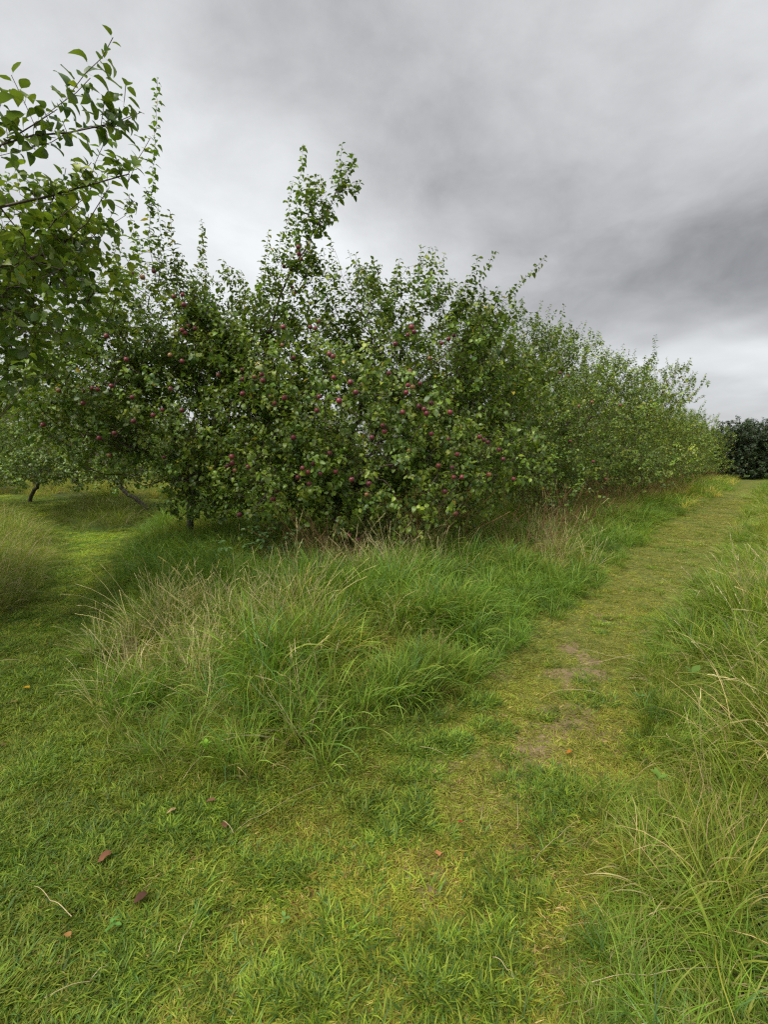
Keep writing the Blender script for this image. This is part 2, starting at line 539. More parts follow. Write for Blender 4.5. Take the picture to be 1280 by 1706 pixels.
T_LAWN = tuft_source('lawn_tuft', lambda: join(
    blades(34, 0.075, 0.022, 0.062, 0.0034, 0.55, 0.9, 3, [G_LUSH, G_MID, G_BLUE, G_YEL], [.35, .35, .1, .2]),
    blades(10, 0.08, 0.02, 0.05, 0.0028, 1.2, 0.5, 2, [STRAW, G_YEL], [.35, .65])), 6)
T_DENSE = tuft_source('dense_tuft', lambda: blades(46, 0.05, 0.025, 0.075, 0.0036, 0.45, 0.9, 3, [G_LUSH, G_DARK, G_BLUE, G_MID], [.4, .25, .15, .2]), 5)
T_THATCH = tuft_source('thatch_tuft', lambda: join(
    blades(36, 0.09, 0.015, 0.05, 0.003, 1.25, 0.5, 2, [G_YEL, G_MID, STRAW, BROWN], [.55, .26, .12, .07]),
    blades(10, 0.08, 0.015, 0.035, 0.003, 0.6, 0.8, 2, [G_YEL, G_MID], [.6, .4])), 6)
T_TALL = tuft_source('tall_tuft', lambda: join(
    blades(34, 0.06, 0.22, 0.48, 0.0056, 0.32, 1.45, 7, [G_LUSH, G_MID, G_BLUE, G_YEL], [.42, .34, .08, .16]),
    blades(26, 0.08, 0.10, 0.28, 0.0046, 0.5, 1.3, 5, [G_LUSH, G_DARK, G_MID, STRAW], [.4, .25, .25, .10])), 6)
T_FINE = tuft_source('fine_tuft', lambda: join(
    blades(42, 0.07, 0.18, 0.42, 0.0026, 0.4, 1.5, 6, [G_MID, G_YEL, STRAW, G_LUSH], [.40, .20, .14, .26]),
    blades(16, 0.08, 0.08, 0.2, 0.0030, 0.8, 1.0, 4, [G_YEL, STRAW, G_MID], [.4, .25, .35])), 6)
T_SEED = tuft_source('seed_stems', lambda: stalks(5, 0.06, 0.42, 0.72, 0.35, (0.50, 0.44, 0.24), 0.085, 0.007, STRAWP), 5)
T_PALE = tuft_source('pale_stems', lambda: join(stalks(9, 0.05, 0.35, 0.6, 0.45, STRAWP, 0.05, 0.005, STRAWP, nh=8), blades(14, 0.05, 0.2, 0.45, 0.003, 0.5, 0.9, 5, [STRAWP, STRAW, G_YEL], [.45, .35, .2])), 4)
T_BROWN = tuft_source('brown_stems', lambda: join(
    stalks(6, 0.08, 0.45, 0.85, 0.22, (0.28, 0.19, 0.10), 0.16, 0.010, (0.25, 0.155, 0.085), nh=20),
    blades(14, 0.07, 0.2, 0.5, 0.003, 0.25, 0.7, 5, [BROWN, STRAW, (0.30, 0.19, 0.09)], [.4, .3, .3])), 5)
T_FLAT = tuft_source('flattened_tuft', lambda: blades(38, 0.08, 0.14, 0.36, 0.0042, 0.95, 0.85, 6, [G_MID, G_LUSH, G_YEL, STRAW], [.40, .30, .17, .13], az0=0.0, azs=0.75), 5)


def scatter(name, source, pts, rot, scl, var, tint, label, cat):
    me = bpy.data.meshes.new(name)
    n = len(pts)
    me.vertices.add(n)
    me.vertices.foreach_set('co', np.asarray(pts, np.float32).ravel())
    for nm, typ, arr, key in (('rot', 'FLOAT_VECTOR', rot, 'vector'), ('scl', 'FLOAT_VECTOR', scl, 'vector'), ('var', 'INT', var, 'value')):
        a = me.attributes.new(nm, typ, 'POINT')
        a.data.foreach_set(key, np.asarray(arr, np.int32 if typ == 'INT' else np.float32).ravel())
    a = me.attributes.new('tint', 'FLOAT_COLOR', 'POINT')
    c4 = np.ones((n, 4), np.float32); c4[:, :3] = tint
    a.data.foreach_set('color', c4.ravel())
    me.materials.append(M_GRASS)
    o = link(name, me)
    ng = bpy.data.node_groups.new(name + '_nodes', 'GeometryNodeTree')
    ng.interface.new_socket('Geometry', in_out='INPUT', socket_type='NodeSocketGeometry')
    ng.interface.new_socket('Geometry', in_out='OUTPUT', socket_type='NodeSocketGeometry')
    A = ng.nodes.new
    gi, go = A('NodeGroupInput'), A('NodeGroupOutput')
    ci = A('GeometryNodeCollectionInfo'); ci.inputs['Collection'].default_value = source
    ci.inputs['Separate Children'].default_value = True; ci.inputs['Reset Children'].default_value = True
    ip = A('GeometryNodeInstanceOnPoints'); ip.inputs['Pick Instance'].default_value = True

    def attr(nm, dt):
        q = A('GeometryNodeInputNamedAttribute'); q.data_type = dt; q.inputs['Name'].default_value = nm
        return q.outputs['Attribute']
    e2r = A('FunctionNodeEulerToRotation')
    lk = ng.links.new
    lk(attr('rot', 'FLOAT_VECTOR'), e2r.inputs[0])
    lk(gi.outputs[0], ip.inputs['Points']); lk(ci.outputs[0], ip.inputs['Instance'])
    lk(e2r.outputs[0], ip.inputs['Rotation']); lk(attr('scl', 'FLOAT_VECTOR'), ip.inputs['Scale'])
    lk(attr('var', 'INT'), ip.inputs['Instance Index'])
    lk(ip.outputs[0], go.inputs[0])
    md = o.modifiers.new('tufts', 'NODES'); md.node_group = ng
    tag(o, label, cat, kind='stuff')
    return o


def wedge(n, r0, r1, half=56):
    """points with density falling as 1/r^2 inside the part of the field the camera looks over"""
    r = r0 * (r1 / r0) ** rng.uniform(size=n)
    a = R(90) + rng.uniform(-1, 1, n) * R(half)
    return r * np.cos(a), r * np.sin(a), r


def uni(n, x0, x1, y0, y1): return rng.uniform(x0, x1, n), rng.uniform(y0, y1, n)


def place(x, y, hs, tiltamt=0.15, zadd=0.0, comb=False):
    n = len(x)
    z = height(x, y) + zadd
    rz = rng.uniform(0, 6.283, n)
    if comb:
        rz = vnoise(x, y, 0.9, 41) * 9.0 + rng.normal(0, 0.5, n)
    # lean in patches, so neighbouring tufts fall the same way
    la = vnoise(x, y, 0.7, 42) * 12.0; lm = tiltamt * (0.4 + 1.2 * vnoise(x, y, 1.3, 43))
    rx = lm * np.cos(la); ry = lm * np.sin(la)
    s = hs * rng.uniform(0.8, 1.2, n)
    return np.stack([x, y, z], -1), np.stack([rx, ry, rz], -1), s


def tintf(x, y, base, yel, seed, amt=0.5):
    f = np.clip((vnoise(x, y, 0.8, seed) - 0.5) * 2.2 + 0.5, 0, 1)[:, None]
    v = (0.82 + 0.36 * vnoise(x, y, 2.6, seed + 1))[:, None]
    return (np.array(base) * (1 - f * amt) + np.array(yel) * f * amt) * v


def grow_grass():
    # --- short mown turf --------------------------------------------------
    x, y, r = wedge(150000, 0.75, 60)
    # even the density out close to the camera
    keep = rng.uniform(size=len(x)) < np.clip((r / 2.6) ** 2, 0.10, 1) * 1.0
    x, y, r = x[keep], y[keep], r[keep]
    b, rt, l, i, f = zones(x, y)
    inside = np.maximum.reduce([b, rt, l, i, f])
    pa = pathness(x, y); so = np.maximum(blobs(SOIL, x, y) * 0.70, pa * 0.75 * sstep(0.60, 0.72, vnoise(x, y, 4.0, 34)) * sstep(7, 3.5, y)); lu = blobs(LUSH, x, y)
    nz = vnoise(x, y, 3.0, 31); n2_ = vnoise(x, y, 1.1, 32)
    ok = ((inside < 0.25) | (r < 7)) & (rng.uniform(size=len(x)) > so * 0.90)
    far = np.clip(r / 6, 1, 3.0)
    dens = np.clip(lu * 1.1 + sstep(0.55, 0.72, nz) * 0.75 * (1 - 0.55 * pa) + sstep(0.1, -0.25, inside) * 0 + (1 - pa) * 0.16, 0, 1) * (1 - 0.6 * sstep(9, 20, r))
    green = 1 - np.maximum(pa, 0.30) * sstep(0.12, 0.42, n2_ + 0.10)
    u = rng.uniform(size=len(x))
    is_dense = ok & (u < dens * 0.55)
    is_green = ok & ~is_dense & (rng.uniform(size=len(x)) < green * 0.85)
    is_th = ok & ~is_dense & ~is_green
    leftg = sstep(1.0, -1.5, x)          # the lawn on the left is an even green
    for nm, msk, src, nv, hs, lab in (
            ('lawn_grass', is_green, T_LAWN, 6, 1.0, 'short mown green grass of the lawn and paths'),
            ('lush_lawn_tufts', is_dense, T_DENSE, 5, 1.0, 'dark green denser tufts scattered through the mown grass'),
            ('dry_thatch', is_th, T_THATCH, 6, 1.0, 'trodden yellowish grass and thatch along the middle of the path')):
        X, Y, RR, FF = x[msk], y[msk], r[msk], far[msk]
        pts, rot, s = place(X, Y, hs * (0.85 + 0.4 * vnoise(X, Y, 1.8, 33)), 0.12)
        hz = s * (1 - 0.25 * sstep(6, 20, RR)) * (0.75 + 0.35 * sstep(-0.8, 0.05, inside[msk]))
        hz *= np.where(leftg[msk] > 0.5, 0.72, 0.80)
        mown = sstep(3.4, 4.6, Y) * sstep(-0.9, -1.6, X) * (sstep(-0.1, -0.4, inside[msk]))
        hz *= 1 - 0.5 * mown
        scl = np.stack([s * FF, s * FF, hz * (1 + (FF - 1) * 0.15)], -1)
        tint = tintf(X, Y, (1.0, 1.02, 0.9), (1.38, 1.22, 0.9), 35, 0.6)
        tint *= 1 + mown[:, None] * np.array([0.40, 0.42, 0.0]) - (1 - mown[:, None]) * (0.16 if src is T_LAWN else 0.0)
        tint *= rng.uniform(0.78, 1.2, (len(X), 1))
        scatter(nm, src, pts, rot, scl, rng.integers(0, nv, len(X)), tint, lab, 'grass')
    # --- tall grass in the bank under the trees ---------------------------
    def tall(namebase, poly_i, n, r1, src, nv, hmin, hmax, edge, label, thr=None, tb=(1, 1, 1), ty=(1.4, 1.15, 0.8), amt=0.5, tilt=0.25, comb=False, mind=0.0, wn=None):
        x, y, r = wedge(n, 1.0, r1, 60)
        keep = rng.uniform(size=len(x)) < np.clip((r / 4.0) ** 2, 0.30 if 1 in poly_i else 0.12, 1)
        x, y, r = x[keep], y[keep], r[keep]
        d = zones(x, y)
        d = np.maximum.reduce([d[k_] for k_ in poly_i])
        k_ = d > mind
        if thr is not None: k_ &= thr(x, y, d)
        x, y, r, d = x[k_], y[k_], r[k_], d[k_]
        h = hmin + (hmax - hmin) * sstep(0.0, edge, d)
        h *= 0.72 + 0.28 * sstep(1.4, 2.6, r)
        h *= (0.60 + 0.35 * vnoise(x, y, 1.4, 51) + 0.55 * sstep(0.35, 0.7, vnoise(x, y, 2.9, 52)))
        pts, rot, s = place(x, y, h, tilt, comb=comb)
        ff = np.clip(r / 9, 1, 2.4)
        fx = np.clip(s, 0.55, 1.3) * ff
        scl = np.stack([fx, fx, s * (1 + 0.1 * (ff - 1))], -1)
        tint = tintf(x, y, tb, ty, 55, amt)
        tint *= rng.uniform(0.72, 1.25, (len(x), 1))
        return scatter(namebase, src, pts, rot, scl, rng.integers(0, nv, len(x)), tint, label, 'grass')

    tall('tall_bank_grass', (0,), 20000, 45, T_TALL, 6, 0.62, 1.0, 0.8, 'tall lush green grass on the bank in front of the apple trees',
         thr=lambda x, y, d: ((vnoise(x, y, 0.8, 61) > 0.36) | (rng.uniform(size=len(x)) < 0.35)) & (vnoise(x, y, 2.9, 52) > 0.33), amt=0.4, tb=(0.86, 1.02, 1.05), ty=(1.25, 1.12, 0.85))
    tall('fine_bank_grass', (0,), 15000, 45, T_FINE, 6, 0.40, 1.0, 0.7, 'fine pale green grass mixed through the bank under the trees',
         thr=lambda x, y, d: (vnoise(x, y, 0.8, 61) < 0.50) | (blobs(PALE, x, y) > 0.3), amt=0.7, tilt=0.4)
    tall('bank_seed_stems', (0,), 2600, 30, T_SEED, 5, 0.6, 1.0, 0.6, 'pale straw seed stems standing out of the bank grass',
         thr=lambda x, y, d: (rng.uniform(size=len(x)) < 0.10 + 0.5 * blobs(PALE, x, y)) & (d > 0.15), amt=0.2)
    tall('bleached_stems', (0,), 8000, 12, T_PALE, 4, 0.7, 1.0, 0.4, 'sheaves of bleached bare stems in the left part of the bank',
         thr=lambda x, y, d: rng.uniform(size=len(x)) < 0.62 * blobs(PALE, x, y), amt=0.1, tilt=0.5)
    tall('brown_stems', (0,), 6500, 45, T_BROWN, 5, 0.6, 1.0, 0.5, 'dry reddish brown stems below the apple tree crowns',
         thr=lambda x, y, d: (d > 0.6) & (y > 5.3) & (x > -0.7 + 0.2 * y - 1.6) & (vnoise(x, y, 0.9, 63) > 0.38), amt=0.2)
    tall('verge_grass', (1,), 15000, 40, T_TALL, 6, 0.5, 0.85, 0.6, 'tall green grass of the verge right of the path', tilt=0.45,
         thr=lambda x, y, d: (vnoise(x, y, 1.0, 64) > 0.42) & ((np.hypot(x, y) > 2.1) | (rng.uniform(size=len(x)) < 0.4)), tb=(0.92, 1.02, 0.95), ty=(1.15, 1.08, 0.85))
    tall('flattened_verge_grass', (1,), 24000, 30, T_FLAT, 5, 0.7, 1.0, 0.6, 'flattened arching grass of the verge right of the path', comb=True, tilt=0.2,
         thr=lambda x, y, d: vnoise(x, y, 1.0, 64) < 0.70, amt=0.55, tb=(0.9, 1.02, 1.0), ty=(1.4, 1.2, 0.9))
    tall('fine_verge_grass', (1,), 8000, 30, T_FINE, 6, 0.6, 1.15, 0.6, 'fine pale grass mixed through the verge right of the path', amt=0.7, tilt=0.5,
         thr=lambda x, y, d: vnoise(x, y, 1.2, 66) > 0.48)
    tall('verge_seed_stems', (1,), 1600, 30, T_SEED, 5, 0.5, 0.9, 0.6, 'pale seed stems in the verge right of the path',
         thr=lambda x, y, d: (vnoise(x, y, 1.2, 65) > 0.5) & (d > 0.2), amt=0.2)
    tall('left_verge_grass', (2,), 26000, 20, T_FINE, 6, 0.7, 1.35, 0.4, 'pale feathery long grass at the left edge of the lawn', amt=0.7, tb=(0.95, 0.95, 1.2), ty=(1.45, 1.3, 1.6), tilt=0.35)
    tall('island_grass', (3,), 26000, 20, T_FINE, 6, 0.7, 1.1, 0.6, 'low rounded mound of long grass in the lawn on the left', amt=0.4, tilt=0.35, tb=(0.62, 0.68, 0.8), ty=(1.0, 0.95, 0.9))
    tall('far_meadow_grass', (4,), 14000, 60, T_FINE, 6, 0.9, 1.4, 0.8, 'long pale meadow grass beyond the lawn on the left', amt=0.8, ty=(1.6, 1.3, 0.9))
    # pale dry grass beside the far end of the path
    x, y = uni(1100, 8.5, 30, 14, 44)
    d = zones(x, y)[0]
    k_ = (d > 0.05) & (d < 2.6)
    x, y = x[k_], y[k_]
    pts, rot, s = place(x, y, 1.25, 0.3)
    scatter('pale_dry_grass', T_FINE, pts, rot, np.stack([s * 1.4, s * 1.4, s], -1), rng.integers(0, 6, len(x)),
            np.tile((2.6, 1.8, 1.9), (len(x), 1)) * rng.uniform(0.8, 1.15, (len(x), 1)), 'bleached dry grass beside the far end of the path', 'grass')


grow_grass()


# ------------------------------------------------------------------ leaves
def leaf_template(curl, fold, petiole=0.0, rows=(0.0, 0.16, 0.45, 0.78, 1.0), wid=(0.0, 0.22, 0.33, 0.21, 0.0), wave=0.0):
    """length 1 along +Y, blade normal +Z: folded along the midrib, tip curling down"""
    V, L, S = [], [], []
    mids, lefts, rights = [], [], []
    for k_, (t, wd) in enumerate(zip(rows, wid)):
        ang = curl * t
        y = math.sin(ang) / max(curl, 1e-4) if curl > 1e-4 else t
        z = -(1 - math.cos(ang)) / max(curl, 1e-4) if curl > 1e-4 else 0
        V.append((0, y, z)); mids.append(len(V) - 1)
        if wd > 0:
            wz = z + fold * wd + wave * math.sin(t * 14) * 0.03
            V.append((-wd, y - 0.02, wz)); lefts.append(len(V) - 1)
            V.append((wd, y - 0.02, wz - wave * math.cos(t * 11) * 0.05)); rights.append(len(V) - 1)
        else:
            lefts.append(mids[-1]); rights.append(mids[-1])
    for k_ in range(len(rows) - 1):
        for a, flip in ((lefts, False), (rights, True)):
            f = [mids[k_], mids[k_ + 1], a[k_ + 1], a[k_]]
            g = []
            for q in f:
                if q not in g: g.append(q)
            if flip: g = g[::-1]
            L.append(g); S.append(len(g))
    V = np.array(V, float)
    if petiole:
        V[:, 1] += petiole
        b = len(V); V = np.vstack([V, [(-0.008, 0, 0), (0.008, 0, 0), (0.010, petiole, 0), (-0.010, petiole, 0)]])
        L.append([b, b + 1, b + 2, b + 3]); S.append(4)
    return V, L, S


T_LEAF = [leaf_template(c, f, 0.22, wave=wv_) for c, f, wv_ in ((0.7, 0.35, 0.6), (1.3, 0.5, 0.3), (0.35, 0.25, 1.0), (1.9, 0.6, 0.5))]
T_HERO = [leaf_template(c, f, 0.28, rows=(0, 0.08, 0.22, 0.4, 0.58, 0.76, 0.9, 1.0), wid=(0, 0.11, 0.22, 0.29, 0.29, 0.21, 0.10, 0), wave=wv_)
          for c, f, wv_ in ((0.8, 0.35, 0.8), (1.35, 0.5, 0.5), (0.4, 0.3, 1.2), (1.9, 0.6, 0.5))]
T_FAR = [leaf_template(c, f, 0, rows=(0, 0.42, 1.0), wid=(0, 0.33, 0)) for c, f in ((0.8, 0.4), (1.5, 0.5))]

L_COLS = np.array([(0.115, 0.180, 0.024), (0.155, 0.222, 0.027), (0.075, 0.135, 0.030), (0.205, 0.262, 0.032), (0.115, 0.180, 0.044)])
L_P = [0.28, 0.27, 0.18, 0.15, 0.12]


def frames(axis, nrm):
    a = norm(axis); n_ = nrm - (nrm * a).sum(-1, keepdims=True) * a
    n_ = norm(n_); s = np.cross(a, n_)
    return s, a, n_


def leaf_mesh(name, pos, axis, nrm, size, cols, templates, mat):
    s, a, n_ = frames(axis, nrm)
    tid = rng.integers(0, len(templates), len(pos))
    VV, LL, SS, CC = [], [], [], []; off = 0
    for t, (V, L, S) in enumerate(templates):
        m = tid == t
        k_ = m.sum()
        if not k_: continue
        w_ = rng.uniform(0.85, 1.2, k_)[:, None, None]
        v = pos[m][:, None] + size[m][:, None, None] * (V[None, :, 0:1] * w_ * s[m][:, None] + V[None, :, 1:2] * a[m][:, None] + V[None, :, 2:3] * n_[m][:, None])
        nv = len(V)
        flat = np.array([q for f in L for q in f])
        LL.append((flat[None] + off + (np.arange(k_) * nv)[:, None]).ravel())
        SS.append(np.tile(S, k_))
        VV.append(v.reshape(-1, 3)); CC.append(np.repeat(cols[m], nv, axis=0)); off += k_ * nv
    return mesh_np(name, np.concatenate(VV), np.concatenate(LL), np.concatenate(SS), mat, np.concatenate(CC))


_hero_cache = {}


def hero_leaf_mesh(t, c, templates, key, mat):
    kk = (t, c, key)
    if kk not in _hero_cache:
        V, L, S = templates[t]
        col = L_COLS[c] * 1.0
        _hero_cache[kk] = mesh_np('apple_leaf', V, [q for f in L for q in f], S, mat, np.tile(col, (len(V), 1)))
    return _hero_cache[kk]


# ------------------------------------------------------------------ apples
def apple_mesh(mat):
    prof = [(0.0, 0.020), (0.006, 0.0225), (0.014, 0.0285), (0.023, 0.0270), (0.0305, 0.015), (0.0325, 0.0), (0.030, -0.014), (0.022, -0.0245), (0.012, -0.0275), (0.005, -0.0245), (0.0, -0.023)]
    n = 14; V, L, S = [], [], []
    for k_, (r, z) in enumerate(prof):
        for j in range(n):
            a = j * 2 * math.pi / n
            rr = r * (1 + 0.03 * math.cos(5 * a) * (z < 0)) * (1 + 0.03 * math.sin(a))
            V.append((rr * math.cos(a), rr * math.sin(a), z))
    for k_ in range(len(prof) - 1):
        for j in range(n):
            L += [k_ * n + j, (k_ + 1) * n + j, (k_ + 1) * n + (j + 1) % n, k_ * n + (j + 1) % n]; S.append(4)
    return mesh_np('apple', np.array(V), L, S, mat)


APPLES = [apple_mesh(m) for m in M_APPLES]


def stalk_mesh():
    V, L, S = [], [], []
    for k_, z in enumerate((0.018, 0.033, 0.050)):
        for j in range(4):
            a = j * math.pi / 2
            V.append((0.0013 * math.cos(a) + 0.002 * k_, 0.0013 * math.sin(a), z))
    for k_ in range(2):
        for j in range(4):
            L += [k_ * 4 + j, k_ * 4 + (j + 1) % 4, k_ * 4 + 4 + (j + 1) % 4, k_ * 4 + 4 + j]; S.append(4)
    return mesh_np('apple_stalk', np.array(V), L, S, M_TWIG)


STALK = stalk_mesh()


# ------------------------------------------------------------------ trees
class Skel:
    def __init__(s, base):
        s.p = [np.array(base, float)]; s.par = [-1]; s.tips = []

    def add(s, pts, parent):
        for q in pts:
            s.p.append(np.array(q, float)); s.par.append(parent); parent = len(s.p) - 1
        return parent

    def arr(s): return np.array(s.p)


def curve_pts(p0, d0, p1, step, up=0.0, wob=0.02):
    L_ = np.linalg.norm(p1 - p0); n = max(1, int(L_ / step))
    c1 = p0 + d0 * L_ * 0.35; c2 = p1 - np.array([0, 0, up]) * L_ * 0.35 - norm(p1 - p0) * L_ * 0.2
    t = (np.arange(1, n + 1) / n)[:, None]
    q = (1 - t) ** 3 * p0 + 3 * (1 - t) ** 2 * t * c1 + 3 * (1 - t) * t * t * c2 + t ** 3 * p1
    if n > 1: q[:-1] += rng.normal(0, wob, (n - 1, 3)) * min(L_, 1)
    return q


def tube_mesh(name, pos, par, rad, mask, mat):
    n = len(pos)
    D = np.zeros((n, 3)); D[1:] = norm(pos[1:] - pos[par[1:]]); D[0] = (0, 0, 1)
    # main child of each node carries on its ring
    main = -np.ones(n, int)
    for i in range(1, n):
        p = par[i]
        if main[p] < 0 or rad[i] > rad[main[p]]: main[p] = i

    def fr(d):
        ref = np.where(np.abs(d[:, 2:3]) < 0.9, np.array([[0, 0, 1.0]]), np.array([[1.0, 0, 0]]))
        # steady reference to keep rings aligned
        a = norm(np.cross(d, np.array([[0.31, 0.87, 0.38]]) * np.ones((len(d), 1))))
        return a, np.cross(d, a)
    VV, LL, SS = [], [], []; off = 0
    idx = np.array([i for i in range(1, n) if mask[i]], int)
    if len(idx) == 0: return None
    ismain = main[par[idx]] == idx
    for lo, hi, k_ in ((0.02, 9, 9), (0.006, 0.02, 5), (0, 0.006, 3)):
        m = (rad[idx] >= lo) & (rad[idx] < hi)
        ii = idx[m]
        if not len(ii): continue
        im = ismain[m]
        d0 = np.where(im[:, None], D[par[ii]], D[ii]); d1 = D[ii]
        r1 = rad[ii]; r0 = np.where(im, np.minimum(rad[par[ii]], r1 * 1.6), np.minimum(rad[par[ii]], r1 * 1.25))
        an = np.arange(k_) * 2 * math.pi / k_
        rings = []
        for c, d, r_ in ((pos[par[ii]], d0, r0), (pos[ii], d1, r1)):
            a, b = fr(d)
            rings.append(c[:, None] + r_[:, None, None] * (a[:, None] * np.cos(an)[None, :, None] + b[:, None] * np.sin(an)[None, :, None]))
        v = np.concatenate(rings, 1).reshape(-1, 3)
        j = np.arange(k_); f = np.stack([j, (j + 1) % k_, k_ + (j + 1) % k_, k_ + j], -1).ravel()
        LL.append((f[None] + off + (np.arange(len(ii)) * 2 * k_)[:, None]).ravel())
        SS.append(np.full(len(ii) * k_, 4)); VV.append(v); off += len(v)
    return mesh_np(name, np.concatenate(VV), np.concatenate(LL), np.concatenate(SS), mat)


def make_tree(label, base, limbs, ells, nshoot, sprouts=(), apples=(), hero=0, leaf=0.062, templates=None, per=11, group='apple trees of the orchard',
              tipr=0.0019, zmin=0.45, trunk_lean=(0, 0), category='apple tree', name='apple_tree', cols=None, mat=None, avoid=(), fork=0.75, exp_=2.25, clump=0.42, shootlen=(0.12, 0.38), bottom=None):
    templates = templates or T_LEAF; cols = L_COLS if cols is None else cols; mat = mat or M_LEAF
    base = np.array([base[0], base[1], float(height(np.array([base[0]]), np.array([base[1]]))[0]) - 0.05])
    sk = Skel(base)
    fk = base + np.array([trunk_lean[0], trunk_lean[1], fork])
    tfk = sk.add(curve_pts(base, np.array([0, 0, 1.0]), fk, 0.15, 0.3, 0.01), 0)
    for lb in limbs:
        par = tfk; p0 = fk; d0 = norm(np.array(lb[0]) - fk) * 0.6 + np.array([0, 0, 0.5])
        for q in lb:
            q = np.array(q, float)
            par = sk.add(curve_pts(p0, d0, q, 0.16, 0.1, 0.022), par)
            d0 = norm(q - p0); p0 = q
    # targets through the crown, more of them towards its surface
    vol = np.array([e[1][0] * e[1][1] * e[1][2] for e in ells]) ** 0.72 * np.array([e[2] if len(e) > 2 else 1 for e in ells])
    vol = vol / vol.sum()
    T = []
    for (c, r, *_), f in zip(ells, vol):
        k_ = int(nshoot * f * 1.3)
        d = norm(rng.normal(size=(k_, 3))); rr = rng.uniform(0.22, 1, k_) ** 0.55
        q = np.array(c) + d * rr[:, None] * np.array(r)
        # broken, clumpy outline
        nzv = vnoise(q[:, 0] * 1.0 + q[:, 2] * 0.7, q[:, 1] + q[:, 2] * 1.1, 1.6, 71, 2)
        q = np.array(c) + (q - np.array(c)) * (0.78 + 0.44 * nzv)[:, None]
        T.append(q)
    T = np.concatenate(T)
    T = T[T[:, 2] > zmin + 0.35 * vnoise(T[:, 0], T[:, 1], 1.1, 72)]
    # boughs carry their leaves in clumps with gaps between
    cn = vnoise(T[:, 0] + 0.6 * T[:, 2], T[:, 1] - 0.8 * T[:, 2], 2.4, 73, 2)
    T = T[(cn > clump) | (rng.uniform(size=len(T)) < 0.30)]
    if bottom is not None: T = T[bottom(T)]
    A = sk.arr(); dmin = np.full(len(T), 1e9)
    for s_ in range(0, len(T), 500):
        dmin[s_:s_ + 500] = np.sqrt(((T[s_:s_ + 500, None] - A[None]) ** 2).sum(-1)).min(1)
    T = T[np.argsort(dmin)]
    cap = len(A) + len(T) * 9 + len(apples) * 6 + 4000
    buf = np.full((cap, 3), 1e6); cnt = len(A); buf[:cnt] = A
    cen = np.mean([np.array(e[0]) for e in ells], axis=0)
    shoots = []      # (points, parent)
    for q in T:
        v = buf[:cnt] - q; d2 = (v ** 2).sum(1)
        # prefer a joint lying lower and further in than the target
        cost = d2 * (1 + 0.6 * (v[:, 2] > 0))
        j = int(cost.argmin())
        p0 = buf[j]; pj = sk.par[j]
        dpar = norm(p0 - sk.p[pj]) if pj >= 0 else np.array([0, 0, 1.0])
        path = curve_pts(p0, norm(dpar + norm(q - p0)), q, 0.13, 0.25, 0.03)
        last = sk.add(path, j)
        buf[cnt:cnt + len(path)] = path; cnt += len(path)
        out = norm(q - cen)
        dr = norm(out * 0.55 + np.array([0, 0, 0.55]) + rng.normal(0, 0.42, 3))
        ln = rng.uniform(*shootlen)
        nseg = 3; pts = []; p = q
        for s_ in range(nseg):
            dr = norm(dr + np.array([0, 0, 0.12]) + rng.normal(0, 0.08, 3)); p = p + dr * ln / nseg; pts.append(p)
        last2 = sk.add(pts, last)
        buf[cnt:cnt + nseg] = pts; cnt += nseg
        shoots.append((np.vstack([[q], pts]), per, leaf))
        if len(path) > 1 and rng.uniform() < 0.6:
            shoots.append((np.vstack([[p0 * 0.5 + path[0] * 0.5], path]), max(3, int(per * 0.4)), leaf))
    # long upright shoots standing out of the crown
    for (b_, t_) in sprouts:
        b_, t_ = np.array(b_), np.array(t_)
        j = int(((buf[:cnt] - b_) ** 2).sum(1).argmin())
        ln = np.linalg.norm(t_ - b_)
        path = curve_pts(buf[j], norm(t_ - buf[j]), b_, 0.12, 0.5, 0.01) if np.linalg.norm(buf[j] - b_) > 0.08 else np.array([b_])
        par = sk.add(path, j)
        pts = curve_pts(b_, norm(t_ - b_ + np.array([0, 0, 0.2]) * ln + rng.normal(0, 0.04, 3) * ln), t_, 0.09, 0.3, 0.012)
        sk.add(pts, par)
        shoots.append((np.vstack([[b_], pts]), int(ln / 0.020), leaf * 1.15))
    # apples hang on short spurs
    AP = []
    for a_ in apples:
        a_ = np.array(a_); top = a_ + np.array([0, 0, 0.045])
        j = int((((buf[:cnt] - top) ** 2).sum(1)).argmin())
        if np.linalg.norm(buf[j] - top) > 1.2: pass
        path = curve_pts(buf[j], np.array([0, 0, 0.3]), top, 0.10, -0.6, 0.01)
        sk.add(path, j)
        AP.append(a_)
        if rng.uniform() < 0.8: shoots.append((np.vstack([[path[-1]], [path[-1] + norm(np.array([0, 0.3, 1]) + rng.normal(0, 0.5, 3)) * 0.09]]), 4, leaf))
    pos = sk.arr(); par = np.array(sk.par)
    n = len(pos); acc = np.zeros(n); nch = np.zeros(n, int)
    np.add.at(nch, par[1:], 1)
    for i in range(n - 1, 0, -1):
        if nch[i] == 0: acc[i] = tipr ** exp_
        acc[par[i]] += acc[i] * 1.0
    rad = acc ** (1 / exp_)
    rad[0] = rad[1] * 1.25
    root = empty(name, base)
    tag(root, label, category, group)
    trunk = rad > 0.020
    shift = Matrix.Translation(Vector(base)).inverted()

    def child(nm, me, kind=None):
        me.transform(shift)
        o = link(nm, me, root)
        if kind: o['kind'] = kind
        return o
    child('trunk', tube_mesh('trunk', pos, par, rad, trunk, M_BARK))
    child('twigs', tube_mesh('twigs', pos, par, rad, ~trunk, M_TWIG), 'stuff')
    # leaves along the shoots
    LP, LA, LN, LS, LF = [], [], [], [], []
